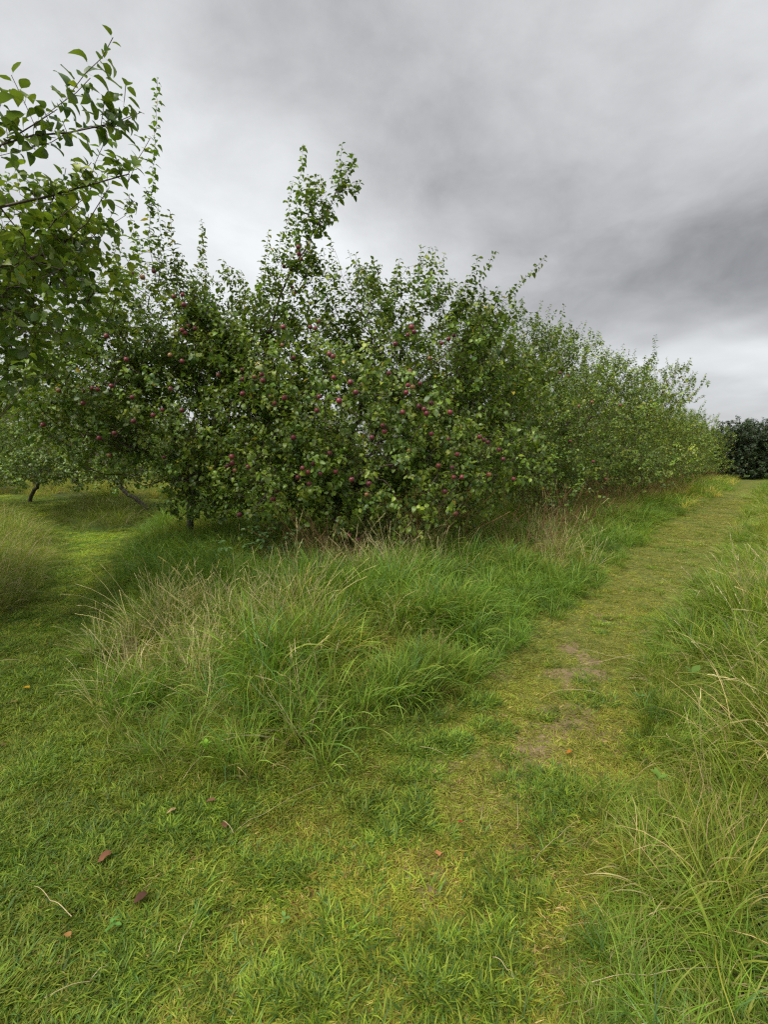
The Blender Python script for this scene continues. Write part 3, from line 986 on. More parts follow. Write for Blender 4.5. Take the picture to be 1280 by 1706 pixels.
    for pts, k_, lf in shoots:
        seg = np.linalg.norm(np.diff(pts, axis=0), axis=1); cum = np.concatenate([[0], np.cumsum(seg)]); tot = cum[-1]
        tt = (np.arange(k_) + rng.uniform(0.2, 0.8, k_)) / k_ * tot
        si = np.clip(np.searchsorted(cum, tt) - 1, 0, len(seg) - 1)
        q = pts[si] + (pts[si + 1] - pts[si]) * ((tt - cum[si]) / np.maximum(seg[si], 1e-6))[:, None]
        d = norm(pts[si + 1] - pts[si])
        ph = np.arange(k_) * 2.399 + rng.uniform(0, 6.28)
        a = norm(np.cross(d, np.array([0.3, 0.2, 0.93]) + rng.normal(0, 0.01, 3))); b = np.cross(d, a)
        radl = a * np.cos(ph)[:, None] + b * np.sin(ph)[:, None]
        th = rng.uniform(0.7, 1.35, k_)[:, None]
        ax = d * np.cos(th) + radl * np.sin(th)
        ax = norm(ax + np.array([0, 0, -0.25]) + rng.normal(0, 0.16, (k_, 3)))
        nn = d * 0.7 + np.array([0, 0, 0.8]) + rng.normal(0, 0.35, (k_, 3))
        LP.append(q); LA.append(ax); LN.append(nn)
        LS.append(lf * rng.uniform(0.58, 1.3, k_) * rng.uniform(0.8, 1.15) * (1 - 0.35 * (tt / tot) ** 3))
        sh = rng.uniform(0.72, 1.3) * np.array([rng.uniform(0.84, 1.14), 1.02, rng.uniform(0.65, 1.0)])
        LF.append(np.tile(sh, (k_, 1)))
    LP, LA, LN, LS, LF = map(np.concatenate, (LP, LA, LN, LS, LF))
    # no leaf grows through an apple
    if len(AP):
        APa = np.array(AP); keep = np.ones(len(LP), bool)
        mid = LP + LA * LS[:, None] * 0.6
        for a_ in APa: keep &= ((mid - a_) ** 2).sum(1) > 0.055 ** 2
        tocam = norm(np.array([0, 0, CAMH]) - APa)
        for a_, c_ in zip(APa, tocam):
            keep &= ((mid - (a_ + c_ * 0.09)) ** 2).sum(1) > 0.055 ** 2
        LP, LA, LN, LS, LF = LP[keep], LA[keep], LN[keep], LS[keep], LF[keep]
    ci = rng.choice(len(cols), len(LP), p=L_P)
    lc = cols[ci] * rng.uniform(0.82, 1.2, (len(LP), 1)) * LF
    yl = rng.uniform(size=len(LP)) < 0.005
    lc[yl] = np.array([0.42, 0.33, 0.035])
    isH = np.zeros(len(LP), bool)
    if hero:
        # the leaves that show largest become single objects
        rel = LP - np.array([0, 0, CAMH])
        vis = (np.abs(rel[:, 0] / rel[:, 1]) < 0.80) & (rel[:, 1] > 0.3) & (rel[:, 2] / rel[:, 1] < 0.9)
        score = np.where(vis, LS / np.linalg.norm(rel, axis=1), 0)
        hi = np.argsort(-score)[:hero]
        isH[hi] = True
        s, a, n_ = frames(LA, LN)
        bi = Vector(base)
        for i in hi:
            me = hero_leaf_mesh(int(rng.integers(4)), int(ci[i]), T_HERO, 'h', mat)
            o = bpy.data.objects.new('leaf', me); COL.objects.link(o); o.parent = root
            z_ = LS[i]
            M = Matrix(((s[i][0] * z_, a[i][0] * z_, n_[i][0] * z_, LP[i][0] - bi.x), (s[i][1] * z_, a[i][1] * z_, n_[i][1] * z_, LP[i][1] - bi.y),
                        (s[i][2] * z_, a[i][2] * z_, n_[i][2] * z_, LP[i][2] - bi.z), (0, 0, 0, 1)))
            o.matrix_local = M
    k_ = ~isH
    child('crown', leaf_mesh('crown', LP[k_], LA[k_], LN[k_], LS[k_], lc[k_], templates, mat), 'stuff')
    for a_ in AP:
        o = bpy.data.objects.new('apple', APPLES[int(rng.choice(3, p=[.45, .35, .2]))]); COL.objects.link(o); o.parent = root
        s_ = rng.uniform(0.76, 1.04)
        o.matrix_local = Matrix.Translation(Vector(a_ - base)) @ Quaternion((rng.normal(), rng.normal(), 0.2), rng.uniform(0, 0.5)).normalized().to_matrix().to_4x4() @ Matrix.Rotation(rng.uniform(0, 6.28), 4, 'Z') @ Matrix.Scale(s_, 4)
        st = bpy.data.objects.new('stalk', STALK); COL.objects.link(st); st.parent = o
    print('tree', label[:30], 'leaves', len(LP), 'nodes', n, 'trunk r', round(float(rad[1]), 3))
    return root


def copy_tree(o, parent=None):
    c = o.copy(); COL.objects.link(c)
    if parent is not None: c.parent = parent
    for ch in [q for q in o.children]: copy_tree(ch, c)
    return c


def EL(u, v, d, rx, ry, rz, wgt=1.0): return (P(u, v, d), (rx, ry, rz), wgt)


# apples seen in the picture, traced (pixel) and hung on the near side of the crowns
AP_L = [(218, 456), (237, 462), (256, 452), (304, 491), (306, 508), (289, 494), (308, 555), (313, 543), (325, 547), (303, 550), (177, 560), (354, 586),
        (283, 592), (210, 599), (303, 602), (367, 611), (376, 611), (364, 625), (185, 643), (162, 649), (153, 647), (137, 652), (138, 672), (284, 648),
        (220, 662), (270, 683), (255, 692), (303, 684), (222, 702), (190, 722), (165, 730), (122, 741), (71, 708), (273, 762), (97, 651), (182, 759)]
AP_M = [(386, 761), (387, 772), (379, 777), (391, 784), (497, 412), (498, 423), (502, 432), (473, 444), (485, 449), (487, 479), (490, 489), (472, 545), (530, 536), (526, 547), (517, 545),
        (549, 590), (555, 594), (470, 575), (489, 596), (404, 616), (404, 632), (424, 628), (436, 624), (438, 634), (404, 656), (451, 661), (474, 663),
        (457, 672), (532, 661), (565, 668), (556, 629), (584, 637), (593, 654), (528, 684), (686, 545), (680, 558), (690, 553), (659, 573), (736, 572),
        (748, 565), (757, 559), (716, 597), (683, 619), (648, 622), (680, 642), (688, 645), (700, 639), (677, 654), (699, 677), (707, 682), (711, 689),
        (719, 672), (750, 687), (671, 687), (638, 709), (641, 719), (620, 729), (719, 723), (747, 732), (807, 733), (682, 751), (762, 757), (832, 749),
        (839, 765), (754, 779), (731, 776), (756, 795), (770, 795), (856, 798), (742, 819), (815, 791), (413, 778), (504, 780), (513, 787),
        (522, 773), (496, 795), (515, 806), (559, 786), (534, 789), (586, 799), (615, 806), (611, 824), (461, 818), (489, 729), (549, 755), (399, 858),
        (582, 892), (597, 899), (759, 856), (455, 832), (799, 728), (813, 737)]
AP_R = [(946, 627), (987, 670), (1034, 675), (965, 677), (934, 621), (887, 718), (878, 748), (989, 769), (1010, 798), (895, 699), (900, 655), (870, 690), (920, 760), (951, 735)]


def front(px, ells, default):
    """where the line of sight first enters the crown"""
    out = []
    for (u, v) in px:
        r = ray(u, v); o = np.array([0, 0, CAMH]); best = None
        for (c, rad_, *_) in ells:
            A = (o - c) / np.array(rad_) / 0.97; B = r / np.array(rad_) / 0.97
            a, b, cc = B @ B, 2 * A @ B, A @ A - 1
            D = b * b - 4 * a * cc
            if D > 0:
                t = (-b - math.sqrt(D)) / (2 * a)
                if t > 0 and (best is None or t < best): best = t
        q = o + r * (best if best else default / r[1])
        q = q + norm(q - o) * rng.uniform(-0.06, 0.22)
        out.append(q)
    return out


def PL(*pts): return [P(*p) for p in pts]
def SP(lst): return [(P(*b), P(*t)) for b, t in lst]


# --- the big apple tree in the middle
ell_m = [EL(600, 700, 7.3, 2.3, 2.0, 1.25, 1.25), EL(480, 790, 6.5, 1.15, 1.1, 0.75), EL(650, 810, 6.3, 1.5, 1.0, 0.75), EL(790, 750, 7.0, 1.1, 1.2, 0.9),
         EL(700, 600, 7.2, 1.35, 1.2, 0.75), EL(470, 610, 7.0, 1.1, 1.0, 0.95), EL(462, 520, 6.9, 0.34, 0.34, 0.6, 1.4), EL(500, 430, 6.9, 0.22, 0.22, 0.5, 1.6), EL(535, 360, 6.9, 0.18, 0.18, 0.35, 1.6),
         EL(572, 300, 6.9, 0.17, 0.17, 0.28, 1.6), EL(530, 480, 6.9, 0.3, 0.3, 0.4, 0.7), EL(600, 520, 7.0, 0.6, 0.6, 0.5), EL(700, 500, 7.0, 0.45, 0.5, 0.4), EL(790, 540, 7.0, 0.5, 0.4, 0.35),
         EL(400, 540, 7.2, 0.55, 0.6, 0.6, 0.9), EL(640, 480, 7.3, 0.35, 0.4, 0.35, 0.7), EL(820, 650, 7.4, 0.8, 0.9, 0.7)]
tree_mid = make_tree('large apple tree full of dark red apples in the middle of the picture', P(560, 922, 7.6)[:2],
    [PL((500, 740, 7.4), (445, 600, 7.1), (462, 510, 6.9), (515, 400, 6.9), (590, 272, 6.9)),
     PL((600, 680, 7.3), (622, 580, 7.0), (580, 480, 6.9), (557, 415, 6.9)),
     PL((640, 700, 7.2), (720, 610, 7.0), (800, 535, 6.9), (850, 490, 6.9)),
     PL((720, 760, 7.0), (840, 740, 6.6), (900, 730, 6.5)), PL((600, 790, 6.4), (640, 800, 5.5)), PL((480, 800, 6.6), (400, 810, 5.8)),
     PL((560, 700, 8.3), (600, 600, 9.0)), PL((430, 720, 7.2), (380, 680, 7.0)), PL((690, 680, 8.3), (760, 620, 9.0))],
    ell_m, 3900,
    sprouts=SP([((492, 400, 6.9), (505, 240, 6.9)), ((540, 380, 6.9), (590, 262, 6.9)), ((470, 440, 6.9), (488, 300, 6.9)), ((440, 510, 6.9), (447, 385, 6.9)), ((415, 560, 7), (372, 432, 7)), ((430, 560, 7), (402, 450, 7)),
                ((560, 520, 6.9), (552, 400, 6.9)), ((600, 540, 7), (632, 440, 7)), ((650, 560, 6.9), (666, 430, 6.9)), ((690, 530, 6.9), (702, 408, 6.9)), ((700, 540, 6.9), (728, 412, 6.9)),
                ((770, 520, 6.9), (826, 418, 6.9)), ((755, 540, 6.9), (797, 425, 6.9)), ((845, 500, 6.9), (910, 425, 6.7)), ((740, 560, 6.9), (775, 470, 6.9)), ((660, 560, 7.2), (652, 470, 7.2)),
                ((520, 400, 6.9), (512, 290, 7.0)), ((530, 500, 6.9), (535, 420, 6.9)), ((350, 620, 7.1), (335, 365, 7.1)), ((385, 600, 7.1), (365, 470, 7.1)), ((450, 480, 6.9), (470, 385, 6.9)),
                ((620, 640, 5.9), (625, 545, 5.8)), ((630, 700, 5.4), (640, 600, 5.3)), ((480, 760, 5.6), (470, 690, 5.5)), ((850, 560, 7.2), (850, 480, 7.2)), ((585, 560, 7), (585, 470, 7))]),
    apples=front(AP_M, ell_m, 6.9), hero=300, zmin=0.2, leaf=0.076)

# --- its left neighbour
ell_l = [EL(300, 680, 7.7, 2.0, 1.9, 1.35, 1.1), EL(170, 640, 6.9, 1.2, 1.2, 1.0, 0.9), EL(260, 540, 6.8, 1.0, 1.0, 0.75, 0.8), EL(255, 455, 6.4, 0.38, 0.4, 0.45, 0.7),
         EL(345, 810, 7.2, 0.9, 1.0, 0.65, 1.3), EL(320, 600, 7.0, 0.7, 0.8, 0.6), EL(250, 350, 6.2, 0.12, 0.12, 0.4, 0.5)]
tree_left = make_tree('spreading apple tree left of the large one with long bare branches', P(318, 905, 8.4)[:2],
    [PL((340, 740, 8.2), (320, 620, 7.5), (270, 500, 6.8), (246, 400, 6.3)), PL((280, 690, 7.8), (190, 620, 7.0), (110, 560, 6.6)),
     PL((250, 760, 7.2), (190, 730, 6.2), (120, 740, 5.9)), PL((380, 720, 7.6), (390, 640, 7.2)), PL((330, 660, 9.0), (340, 600, 9.6)), PL((330, 800, 7.3), (300, 800, 6.6))],
    ell_l, 2500,
    sprouts=SP([((246, 420, 6.2), (262, 130, 6.2)), ((300, 540, 6.6), (283, 352, 6.6)), ((235, 450, 6.4), (210, 330, 6.4)), ((310, 560, 6.8), (340, 380, 7.0)), ((150, 520, 6.6), (140, 420, 6.6)),
                ((200, 500, 6.5), (190, 380, 6.5)), ((270, 480, 6.5), (265, 340, 6.4)), ((320, 580, 6.8), (318, 470, 6.8)), ((90, 560, 6.4), (70, 470, 6.4))]),
    apples=front(AP_L, ell_l, 6.4), hero=200, zmin=0.5, leaf=0.075,
    bottom=lambda T: ~((T[:, 2] < 1.2) & (T[:, 0] / T[:, 1] < -0.46)))

# --- next in the row to the right
ell_r = [EL(820, 690, 10.8, 2.4, 2.3, 1.6, 1.2), EL(930, 730, 10.4, 1.6, 1.5, 1.1), EL(860, 590, 10.8, 1.3, 1.3, 0.85), EL(780, 560, 10.9, 0.9, 0.9, 0.7), EL(900, 600, 10.8, 0.9, 0.9, 0.6), EL(890, 800, 9.6, 1.3, 1.0, 0.7)]
tree_r = make_tree('leafy apple tree directly behind the right side of the large one', P(815, 868, 11.2)[:2],
    [PL((760, 680, 10.8), (740, 560, 10.8)), PL((850, 680, 10.7), (890, 560, 10.6)), PL((920, 720, 10.3), (1000, 690, 10.0)), PL((860, 780, 9.8), (900, 790, 9.2)), PL((700, 700, 11), (690, 640, 11))],
    ell_r, 2500, leaf=0.068, sprouts=SP([((860, 590, 10.6), (905, 500, 10.6)), ((850, 600, 10.6), (862, 510, 10.6)), ((880, 600, 10.6), (895, 520, 10.6)), ((910, 620, 10.4), (925, 545, 10.4)), ((780, 560, 10.8), (790, 480, 10.8)),
                            ((830, 580, 10.6), (838, 505, 10.6)), ((960, 650, 10.2), (978, 572, 10.2)), ((940, 650, 10.2), (945, 570, 10.2)), ((985, 660, 10.2), (1012, 585, 10.2))]),
    apples=front(AP_R, ell_r, 10), zmin=0.35)

# --- shared shapes for the rest of the row and the trees behind
def generic(label, seed, base, h=4.9, rad_=2.5, nshoot=1500, per=10, leafs=0.075, zmin=0.4, lean=(0, 0), fork=0.8, templates=None, low=1.0, **kw):
    global rng
    keep = rng; rng = np.random.default_rng(seed)
    x, y = base
    ells = [(np.array([x + lean[0], y, h * 0.45]), (rad_, rad_, h * 0.36), 1.2)]
    limbs, spr = [], []
    for i in range(7):
        a = i * 0.9 + rng.uniform(-0.3, 0.3); rr = rad_ * rng.uniform(0.45, 0.8); z = h * rng.uniform(0.45, 0.8)
        e_ = np.array([x + lean[0] + rr * math.cos(a), y + rr * math.sin(a), z])
        limbs.append([np.array([x + lean[0] * 0.6 + rr * 0.45 * math.cos(a), y + rr * 0.45 * math.sin(a), fork + (z - fork) * 0.45]), e_])
        ells.append((e_ - np.array([0, 0, 0.2]), (rad_ * 0.42, rad_ * 0.42, h * 0.15), 0.9))
        for k_ in range(3):
            b_ = e_ + rng.normal(0, 0.35, 3) * np.array([1, 1, 0.3]); b_[2] = z + 0.15
            spr.append((b_, b_ + np.array([rng.normal(0, 0.18), rng.normal(0, 0.18), rng.uniform(0.5, 1.0)])))
    for i in range(6):
        a = i * 1.05 + rng.uniform(-0.3, 0.3); rr = rad_ * 0.75
        ells.append((np.array([x + lean[0] + rr * math.cos(a), y + rr * math.sin(a), h * 0.22 * low + 0.1]), (rad_ * 0.42, rad_ * 0.42, h * 0.13), 0.8))
    t = make_tree(label, base, limbs, ells, nshoot, sprouts=spr, leaf=leafs, per=per, zmin=zmin, trunk_lean=(lean[0] * 0.5, 0), fork=fork, templates=templates, **kw)
    rng = keep
    return t


ta = generic('third apple tree along the row beside the path with shoots on its right', 3, (5.1, 14.3), 5.4, 2.7, 2500, 11, 0.075, clump=0.3, cols=L_COLS * np.array([1.12, 1.10, 1.0]))
L1 = generic('low apple tree on the left with a dark leaning trunk', 4, (-6.4, 13.0), 4.3, 3.2, 2300, 11, 0.075, zmin=0.62, lean=(-1.5, 0), fork=0.8, low=1.25, clump=0.3)
fa = generic('fourth apple tree along the row beside the path, pale green and tall', 5, (8.3, 18.0), 5.8, 2.8, 2000, 10, 0.10, templates=T_FAR, tipr=0.003, clump=0.3, cols=L_COLS * np.array([1.35, 1.25, 1.1]))
fb = generic('round crowned apple tree behind the left lawn with its trunk in long grass', 6, (-16.4, 22.5), 4.4, 3.0, 1000, 10, 0.10, zmin=1.0, templates=T_FAR, tipr=0.003, low=1.8)


def put(src, x, y, rz, sc, label):
    c = copy_tree(src)
    c.location = (x, y, float(height(np.array([x]), np.array([y]))[0]) - 0.05)
    c.rotation_euler = (0, 0, rz); c.scale = (sc[0], sc[0], sc[1])
    c['label'] = label
    return c


ROW = [(fa, 10.9, 21.8, 1.7, (1.03, 0.86), 'distant apple tree in the row by the path, fifth along from the large one'),
       (ta, 14.2, 26.0, 2.9, (1.05, 0.9), 'distant apple tree in the row by the path, sixth along from the large one'),
       (fa, 17.6, 30.4, 4.1, (1.06, 0.84), 'distant apple tree in the row by the path, seventh along from the large one'),
       (fa, 21.4, 35.2, 5.3, (1.08, 0.84), 'last pale apple tree of the row before the dark hedge')]
for a in ROW: put(*a)
BACK = [(L1, -12.6, 17.0, 2.6, (1.05, 1.0), 'apple tree at the left edge behind the low leaning one'), (ta, -19.5, 20.0, 1.6, (1.0, 0.85), 'apple tree cut by the left edge of the picture behind the lawn'),
        (ta, -1.2, 13.6, 1.0, (1.0, 0.74), 'apple tree seen through the branches behind the large apple tree'),
        (fa, 2.6, 18.0, 2.0, (1.0, 0.74), 'apple tree behind the second tree of the row'),
        (fb, -4.4, 19.5, 3.0, (1.0, 0.85), 'apple tree behind the gap between the two nearest crowns'),
        (fb, -10.5, 24.5, 1.2, (1.0, 0.95), 'apple tree in the long grass beyond the left lawn'),
        (fb, -22.0, 29.0, 2.2, (1.1, 1.0), 'far apple tree at the left edge beyond the lawn'),
        (fb, -13.5, 33.0, 4.2, (1.1, 1.0), 'far apple tree in the second row beyond the lawn'),
        (fb, -5.0, 29.0, 5.2, (1.1, 1.0), 'far apple tree showing low between nearer crowns'),
        (fa, 7.5, 27.0, 0.3, (1.1, 0.72), 'far apple tree hidden mostly behind the row by the path'),
        (fb, -29.0, 36.0, 0.3, (1.2, 1.1), 'farthest apple tree on the left before the hedge')]
for a in BACK: put(*a)

# --- the near tree at the left edge whose branches reach into the picture
ell_n = [EL(-330, 480, 3.7, 1.7, 1.5, 1.25, 2.2), EL(40, 480, 3.3, 0.55, 0.55, 0.34, 1.6), EL(-60, 400, 3.3, 0.7, 0.6, 0.5, 1.0), EL(60, 560, 4.2, 0.55, 0.5, 0.3, 0.5), EL(-80, 560, 3.6, 0.65, 0.7, 0.4, 0.8),
         EL(120, 440, 4.0, 0.6, 0.5, 0.36, 1.4), EL(60, 400, 3.6, 0.45, 0.5, 0.3, 1.2)]


def along(pts, r, wgt=1.0):
    out = []
    for a, b in zip(pts[:-1], pts[1:]):
        for t in (0.15, 0.5, 0.85): out.append((a * (1 - t) + b * t, (r, r, r * 0.8), wgt))
    return out


b1 = PL((-200, 330, 3.0), (0, 242, 2.6), (60, 205, 2.55), (95, 182, 2.52))
b2 = PL((-200, 330, 3.0), (0, 242, 2.6), (110, 222, 2.6), (190, 205, 2.6), (225, 190, 2.6))
b3 = PL((-200, 420, 3.1), (0, 345, 2.9), (90, 325, 2.9), (150, 308, 3.0), (215, 290, 3.0))
b4 = PL((-150, 480, 3.2), (20, 440, 3.3), (110, 400, 3.4), (170, 330, 3.4))
b5 = PL((-200, 600, 3.0), (-60, 700, 2.8), (30, 690, 2.7))
b6 = PL((-260, 700, 3.0), (-80, 800, 2.9), (30, 812, 2.9))
ell_n += [(np.array([-4.7, 3.3, 3.0]), (1.7, 1.7, 1.2), 2.5)]  # extra crown mass out of view, added to cast shade on the left path
ell_n += along(b1[1:3], 0.05, 0.8) + along(b2[1:], 0.06, 2.2) + along(b3[1:], 0.09, 1.8) + along(b4[1:], 0.2, 1.3) + along(b5[1:], 0.09, 0.8) + along(b6[2:] + [P(45, 815, 2.9)], 0.06, 1.0)
tree_near = make_tree('nearest apple tree with leafy branches reaching in at the upper left', (-4.3, 3.3),
    [b1, b2, b3, b4, b5, b6, PL((-400, 400, 3.6), (-480, 250, 3.6)), PL((-500, 450, 4.2), (-650, 350, 4.5)), PL((0, 500, 4.0), (110, 440, 4.0))],
    ell_n, 3000, sprouts=SP([((60, 215, 2.55), (18, 125, 2.5)), ((150, 300, 3.0), (178, 220, 3.0)), ((205, 300, 3.0), (250, 230, 3.0)), ((110, 400, 3.4), (140, 300, 3.4)), ((60, 400, 3.3), (40, 340, 3.3)),
                             ((-20, 240, 2.6), (5, 160, 2.6)), ((95, 182, 2.52), (188, 62, 2.42)), ((60, 205, 2.55), (150, 130, 2.5)), ((150, 212, 2.6), (222, 205, 2.55)), ((-10, 262, 2.6), (105, 225, 2.6)), ((110, 222, 2.6), (232, 188, 2.6)), ((120, 430, 4.0), (190, 350, 4.0)), ((40, 640, 2.9), (45, 590, 2.9))]),
    hero=300, leaf=0.074, per=7, shootlen=(0.05, 0.16), fork=0.9, group='apple trees of the orchard', zmin=1.2)

# ------------------------------------------------------------------ dark hedge trees at the far end
H_COLS = np.array([(0.022, 0.042, 0.014), (0.030, 0.055, 0.016), (0.018, 0.035, 0.014), (0.042, 0.062, 0.016), (0.026, 0.05, 0.02)])


def hedge_tree(label, seed, base, h, r):
    global rng
    keep = rng; rng = np.random.default_rng(seed)
    x, y = base
    ells = [(np.array([x, y, h * 0.42]), (r, r * 0.9, h * 0.5), 2.2), (np.array([x, y, h * 0.12]), (r * 1.1, r, h * 0.16), 1.4)]
    limbs = []
    for i in range(9):
        a = rng.uniform(0, 6.28); q = np.array([x + r * 0.6 * math.cos(a), y + r * 0.6 * math.sin(a), h * rng.uniform(0.15, 0.8)])
        ells.append((q, (r * 0.5, r * 0.5, h * 0.2), 1.0)); limbs.append([q])
    t = make_tree(label, base, limbs, ells, 2400, leaf=0.21, per=10, zmin=0.1, templates=T_FAR, name='hawthorn_tree', category='hawthorn', group='dark hawthorns of the far hedge',
                  cols=H_COLS, mat=M_HEDGE, tipr=0.005, shootlen=(0.2, 0.5))
    rng = keep
    return t


h0 = hedge_tree('dark rounded hawthorn at the far end of the path', 21, (27.9, 37.5), 4.6, 3.5)
h1 = hedge_tree('dark hawthorn at the right edge behind the end of the path', 22, (32.6, 38.5), 4.8, 3.5)
LH = [(h1, 23.6, 40.5, 1, 0.95, 'dark hawthorn just behind the last apple tree of the row'), (h0, 37.5, 39.0, 2, 1.1, 'dark hawthorn of the far hedge right of the path end'),
      (h0, 18.5, 44.0, 4, 1.1, 'dark hawthorn behind the middle of the row by the path'), (h1, -34.0, 44.0, 2, 1.1, 'dark hawthorn of the far hedge at the left edge'),
      (h0, -27.0, 45.0, 5, 1.0, 'dark hawthorn behind the left meadow, right of the edge one'), (h1, -20.0, 46.0, 3, 1.0, 'dark hawthorn behind the left meadow with apple trees before it'),
      (h0, -13.0, 47.0, 1, 0.95, 'dark hawthorn behind the distant apple trees left of centre'), (h1, -6.0, 48.0, 4, 0.9, 'dark hawthorn behind the distant apple trees near the centre'),
      (h0, -41.0, 43.0, 0.5, 1.1, 'dark hawthorn beyond the left edge of the meadow')]
for s_, x, y, rz, k_, lab in LH: put(s_, x, y, rz, (k_ * 1.1, k_ * 0.95), lab)


# ------------------------------------------------------------------ fallen leaves, straws, weeds on the lawn
def litter_leaf(u, v, length, col, rz, label, curl=0.6, fold=0.25, roll=0.0):
    me_t = leaf_template(curl, fold, 0.16, rows=(0, 0.1, 0.28, 0.5, 0.72, 0.9, 1.0), wid=(0, 0.17, 0.30, 0.34, 0.27, 0.13, 0), wave=1.3)
    V, L, S = me_t
    V = V.copy(); V[:, :] *= length * 0.70
    V += rng.normal(0, length * 0.022, V.shape)
    c = np.tile(np.array(col), (len(V), 1)) * rng.uniform(0.85, 1.15, (len(V), 1))
    me = mesh_np('fallen_leaf', V, [q for f in L for q in f], S, M_WEED, c)
    o = link('fallen_leaf', me)
    x, y = G(u, v)
    o.location = (x, y, float(height(np.array([x]), np.array([y]))[0]) + 0.034)
    o.rotation_euler = (roll + 0.1, 0.15, rz)
    return tag(o, label, 'leaf', 'fallen leaves on the grass')


YEL, ORA, BRN, TAN = (0.55, 0.33, 0.02), (0.50, 0.20, 0.05), (0.17, 0.085, 0.05), (0.36, 0.25, 0.13)
for a in [(50, 1158, 0.075, YEL, 1.3, 'bright yellow fallen leaf on the dark left path'),
          (62, 1050, 0.07, (0.5, 0.36, 0.05), 0.4, 'small yellow fallen leaf higher up the left path'),
          (733, 1438, 0.052, (0.46, 0.21, 0.09), 0.2, 'orange brown fallen leaf on the bare soil patch'),
          (955, 1255, 0.050, (0.55, 0.19, 0.03), 1.9, 'small orange fallen leaf on the trodden path'),
          (361, 1345, 0.060, BRN, 1.5, 'brown curled leaf just below the long bank grass'),
          (296, 1358, 0.055, TAN, 2.2, 'tan curled leaf left of the brown one below the bank'),
          (374, 1392, 0.060, BRN, 0.3, 'brown crumpled leaf at the end of the long straw'),
          (190, 1430, 0.075, (0.20, 0.09, 0.05), 2.5, 'reddish brown rolled leaf in the left lawn'),
          (250, 1496, 0.070, (0.10, 0.05, 0.035), 2.4, 'dark brown rolled leaf in the lower left lawn'),
          (118, 1574, 0.045, (0.42, 0.22, 0.08), 1.0, 'light orange leaf near the bottom left'),
          (65, 1096, 0.065, (0.22, 0.28, 0.12), 1.9, 'pale green fallen leaf on the dark left path'),
          (130, 1068, 0.085, (0.20, 0.16, 0.10), 0.9, 'grey brown fallen leaf at the edge of the bank by the left path'),
          (33, 1178, 0.07, (0.20, 0.17, 0.07), 2.0, 'olive brown leaf below the yellow one on the left path'),
          (8, 1253, 0.05, BRN, 1.1, 'brown leaf at the left edge of the lawn'),
          (772, 1377, 0.03, (0.36, 0.06, 0.03), 1.1, 'tiny red leaf fragment on the path'),
          (846, 1200, 0.045, TAN, 0.8, 'small tan leaf beside the tufts on the path'),
          (100, 1032, 0.055, (0.25, 0.25, 0.10), 0.2, 'dull green leaf fallen near the top of the left path'),
          (940, 1045, 0.06, (0.42, 0.24, 0.10), 0.6, 'pinkish tan leaf on the path by the bank grass')]:
    litter_leaf(*a)


def straw(pts, label, rad_=0.0016, col=None):
    """a fallen grass stem lying on the turf"""
    P3 = []
    for u, v in pts:
        x, y = G(u, v)
        P3.append([x, y, float(height(np.array([x]), np.array([y]))[0]) + 0.05])
    P3 = np.array(P3); Q = []
    for a, b in zip(P3[:-1], P3[1:]):
        for t in np.linspace(0, 1, 6)[:-1]: Q.append(a * (1 - t) + b * t + np.array([0, 0, 0.012 * math.sin(t * 3.14)]) + rng.normal(0, 0.001, 3))
    Q.append(P3[-1]); Q = np.array(Q)
    c0 = Q[0].copy(); Q -= c0
    par = np.arange(-1, len(Q) - 1); rd = np.linspace(rad_, rad_ * 0.5, len(Q))
    me = tube_mesh('straw', Q, par, rd, np.ones(len(Q), bool), M_STRAW)
    o = link('straw_stem', me); o.location = c0
    return tag(o, label, 'straw', 'dry grass stems lying on the lawn')


for pts, lab in [([(372, 1385), (390, 1405), (440, 1372), (545, 1320)], 'long pale bent straw lying below the bank grass'),
                 ([(300, 1325), (335, 1285), (360, 1255)], 'straw leaning out of the lower edge of the bank'),
                 ([(890, 1445), (930, 1410), (965, 1385)], 'single straw lying aslant on the right of the path'),
                 ([(298, 1602), (315, 1570), (332, 1540)], 'short straight straw in the lower left lawn'),
                 ([(120, 1545), (85, 1520), (58, 1495)], 'pale straw aslant near the bottom left corner'),
                 ([(985, 1668), (1080, 1670), (1215, 1660)], 'long pale stem lying across the verge at the bottom'),
                 ([(862, 1355), (863, 1392)], 'short straw lying straight along the path'),
                 ([(800, 1388), (806, 1350)], 'short straw on the path left of the straight one'),
                 ([(700, 1258), (745, 1272)], 'orange straw on the yellow turf by the bank'),
                 ([(1080, 1100), (1000, 1110), (960, 1118)], 'long dry stem fallen across the trodden path'),
                 ([(1076, 1118), (1010, 1100), (970, 1090)], 'second dry stem fallen across the trodden path above it'),
                 ([(0, 1118), (40, 1118), (62, 1108)], 'thin dry stem at the left edge of the dark path'),
                 ([(820, 1615), (845, 1640), (856, 1655)], 'straw lying in the dark tufts at the bottom'),
                 ([(75, 1685), (150, 1655), (180, 1628)], 'dull straw lying at the bottom left'),
                 ([(1000, 1165), (940, 1160), (905, 1172)], 'curved dry stem on the soil beside the path middle')]:
    straw(pts, lab)


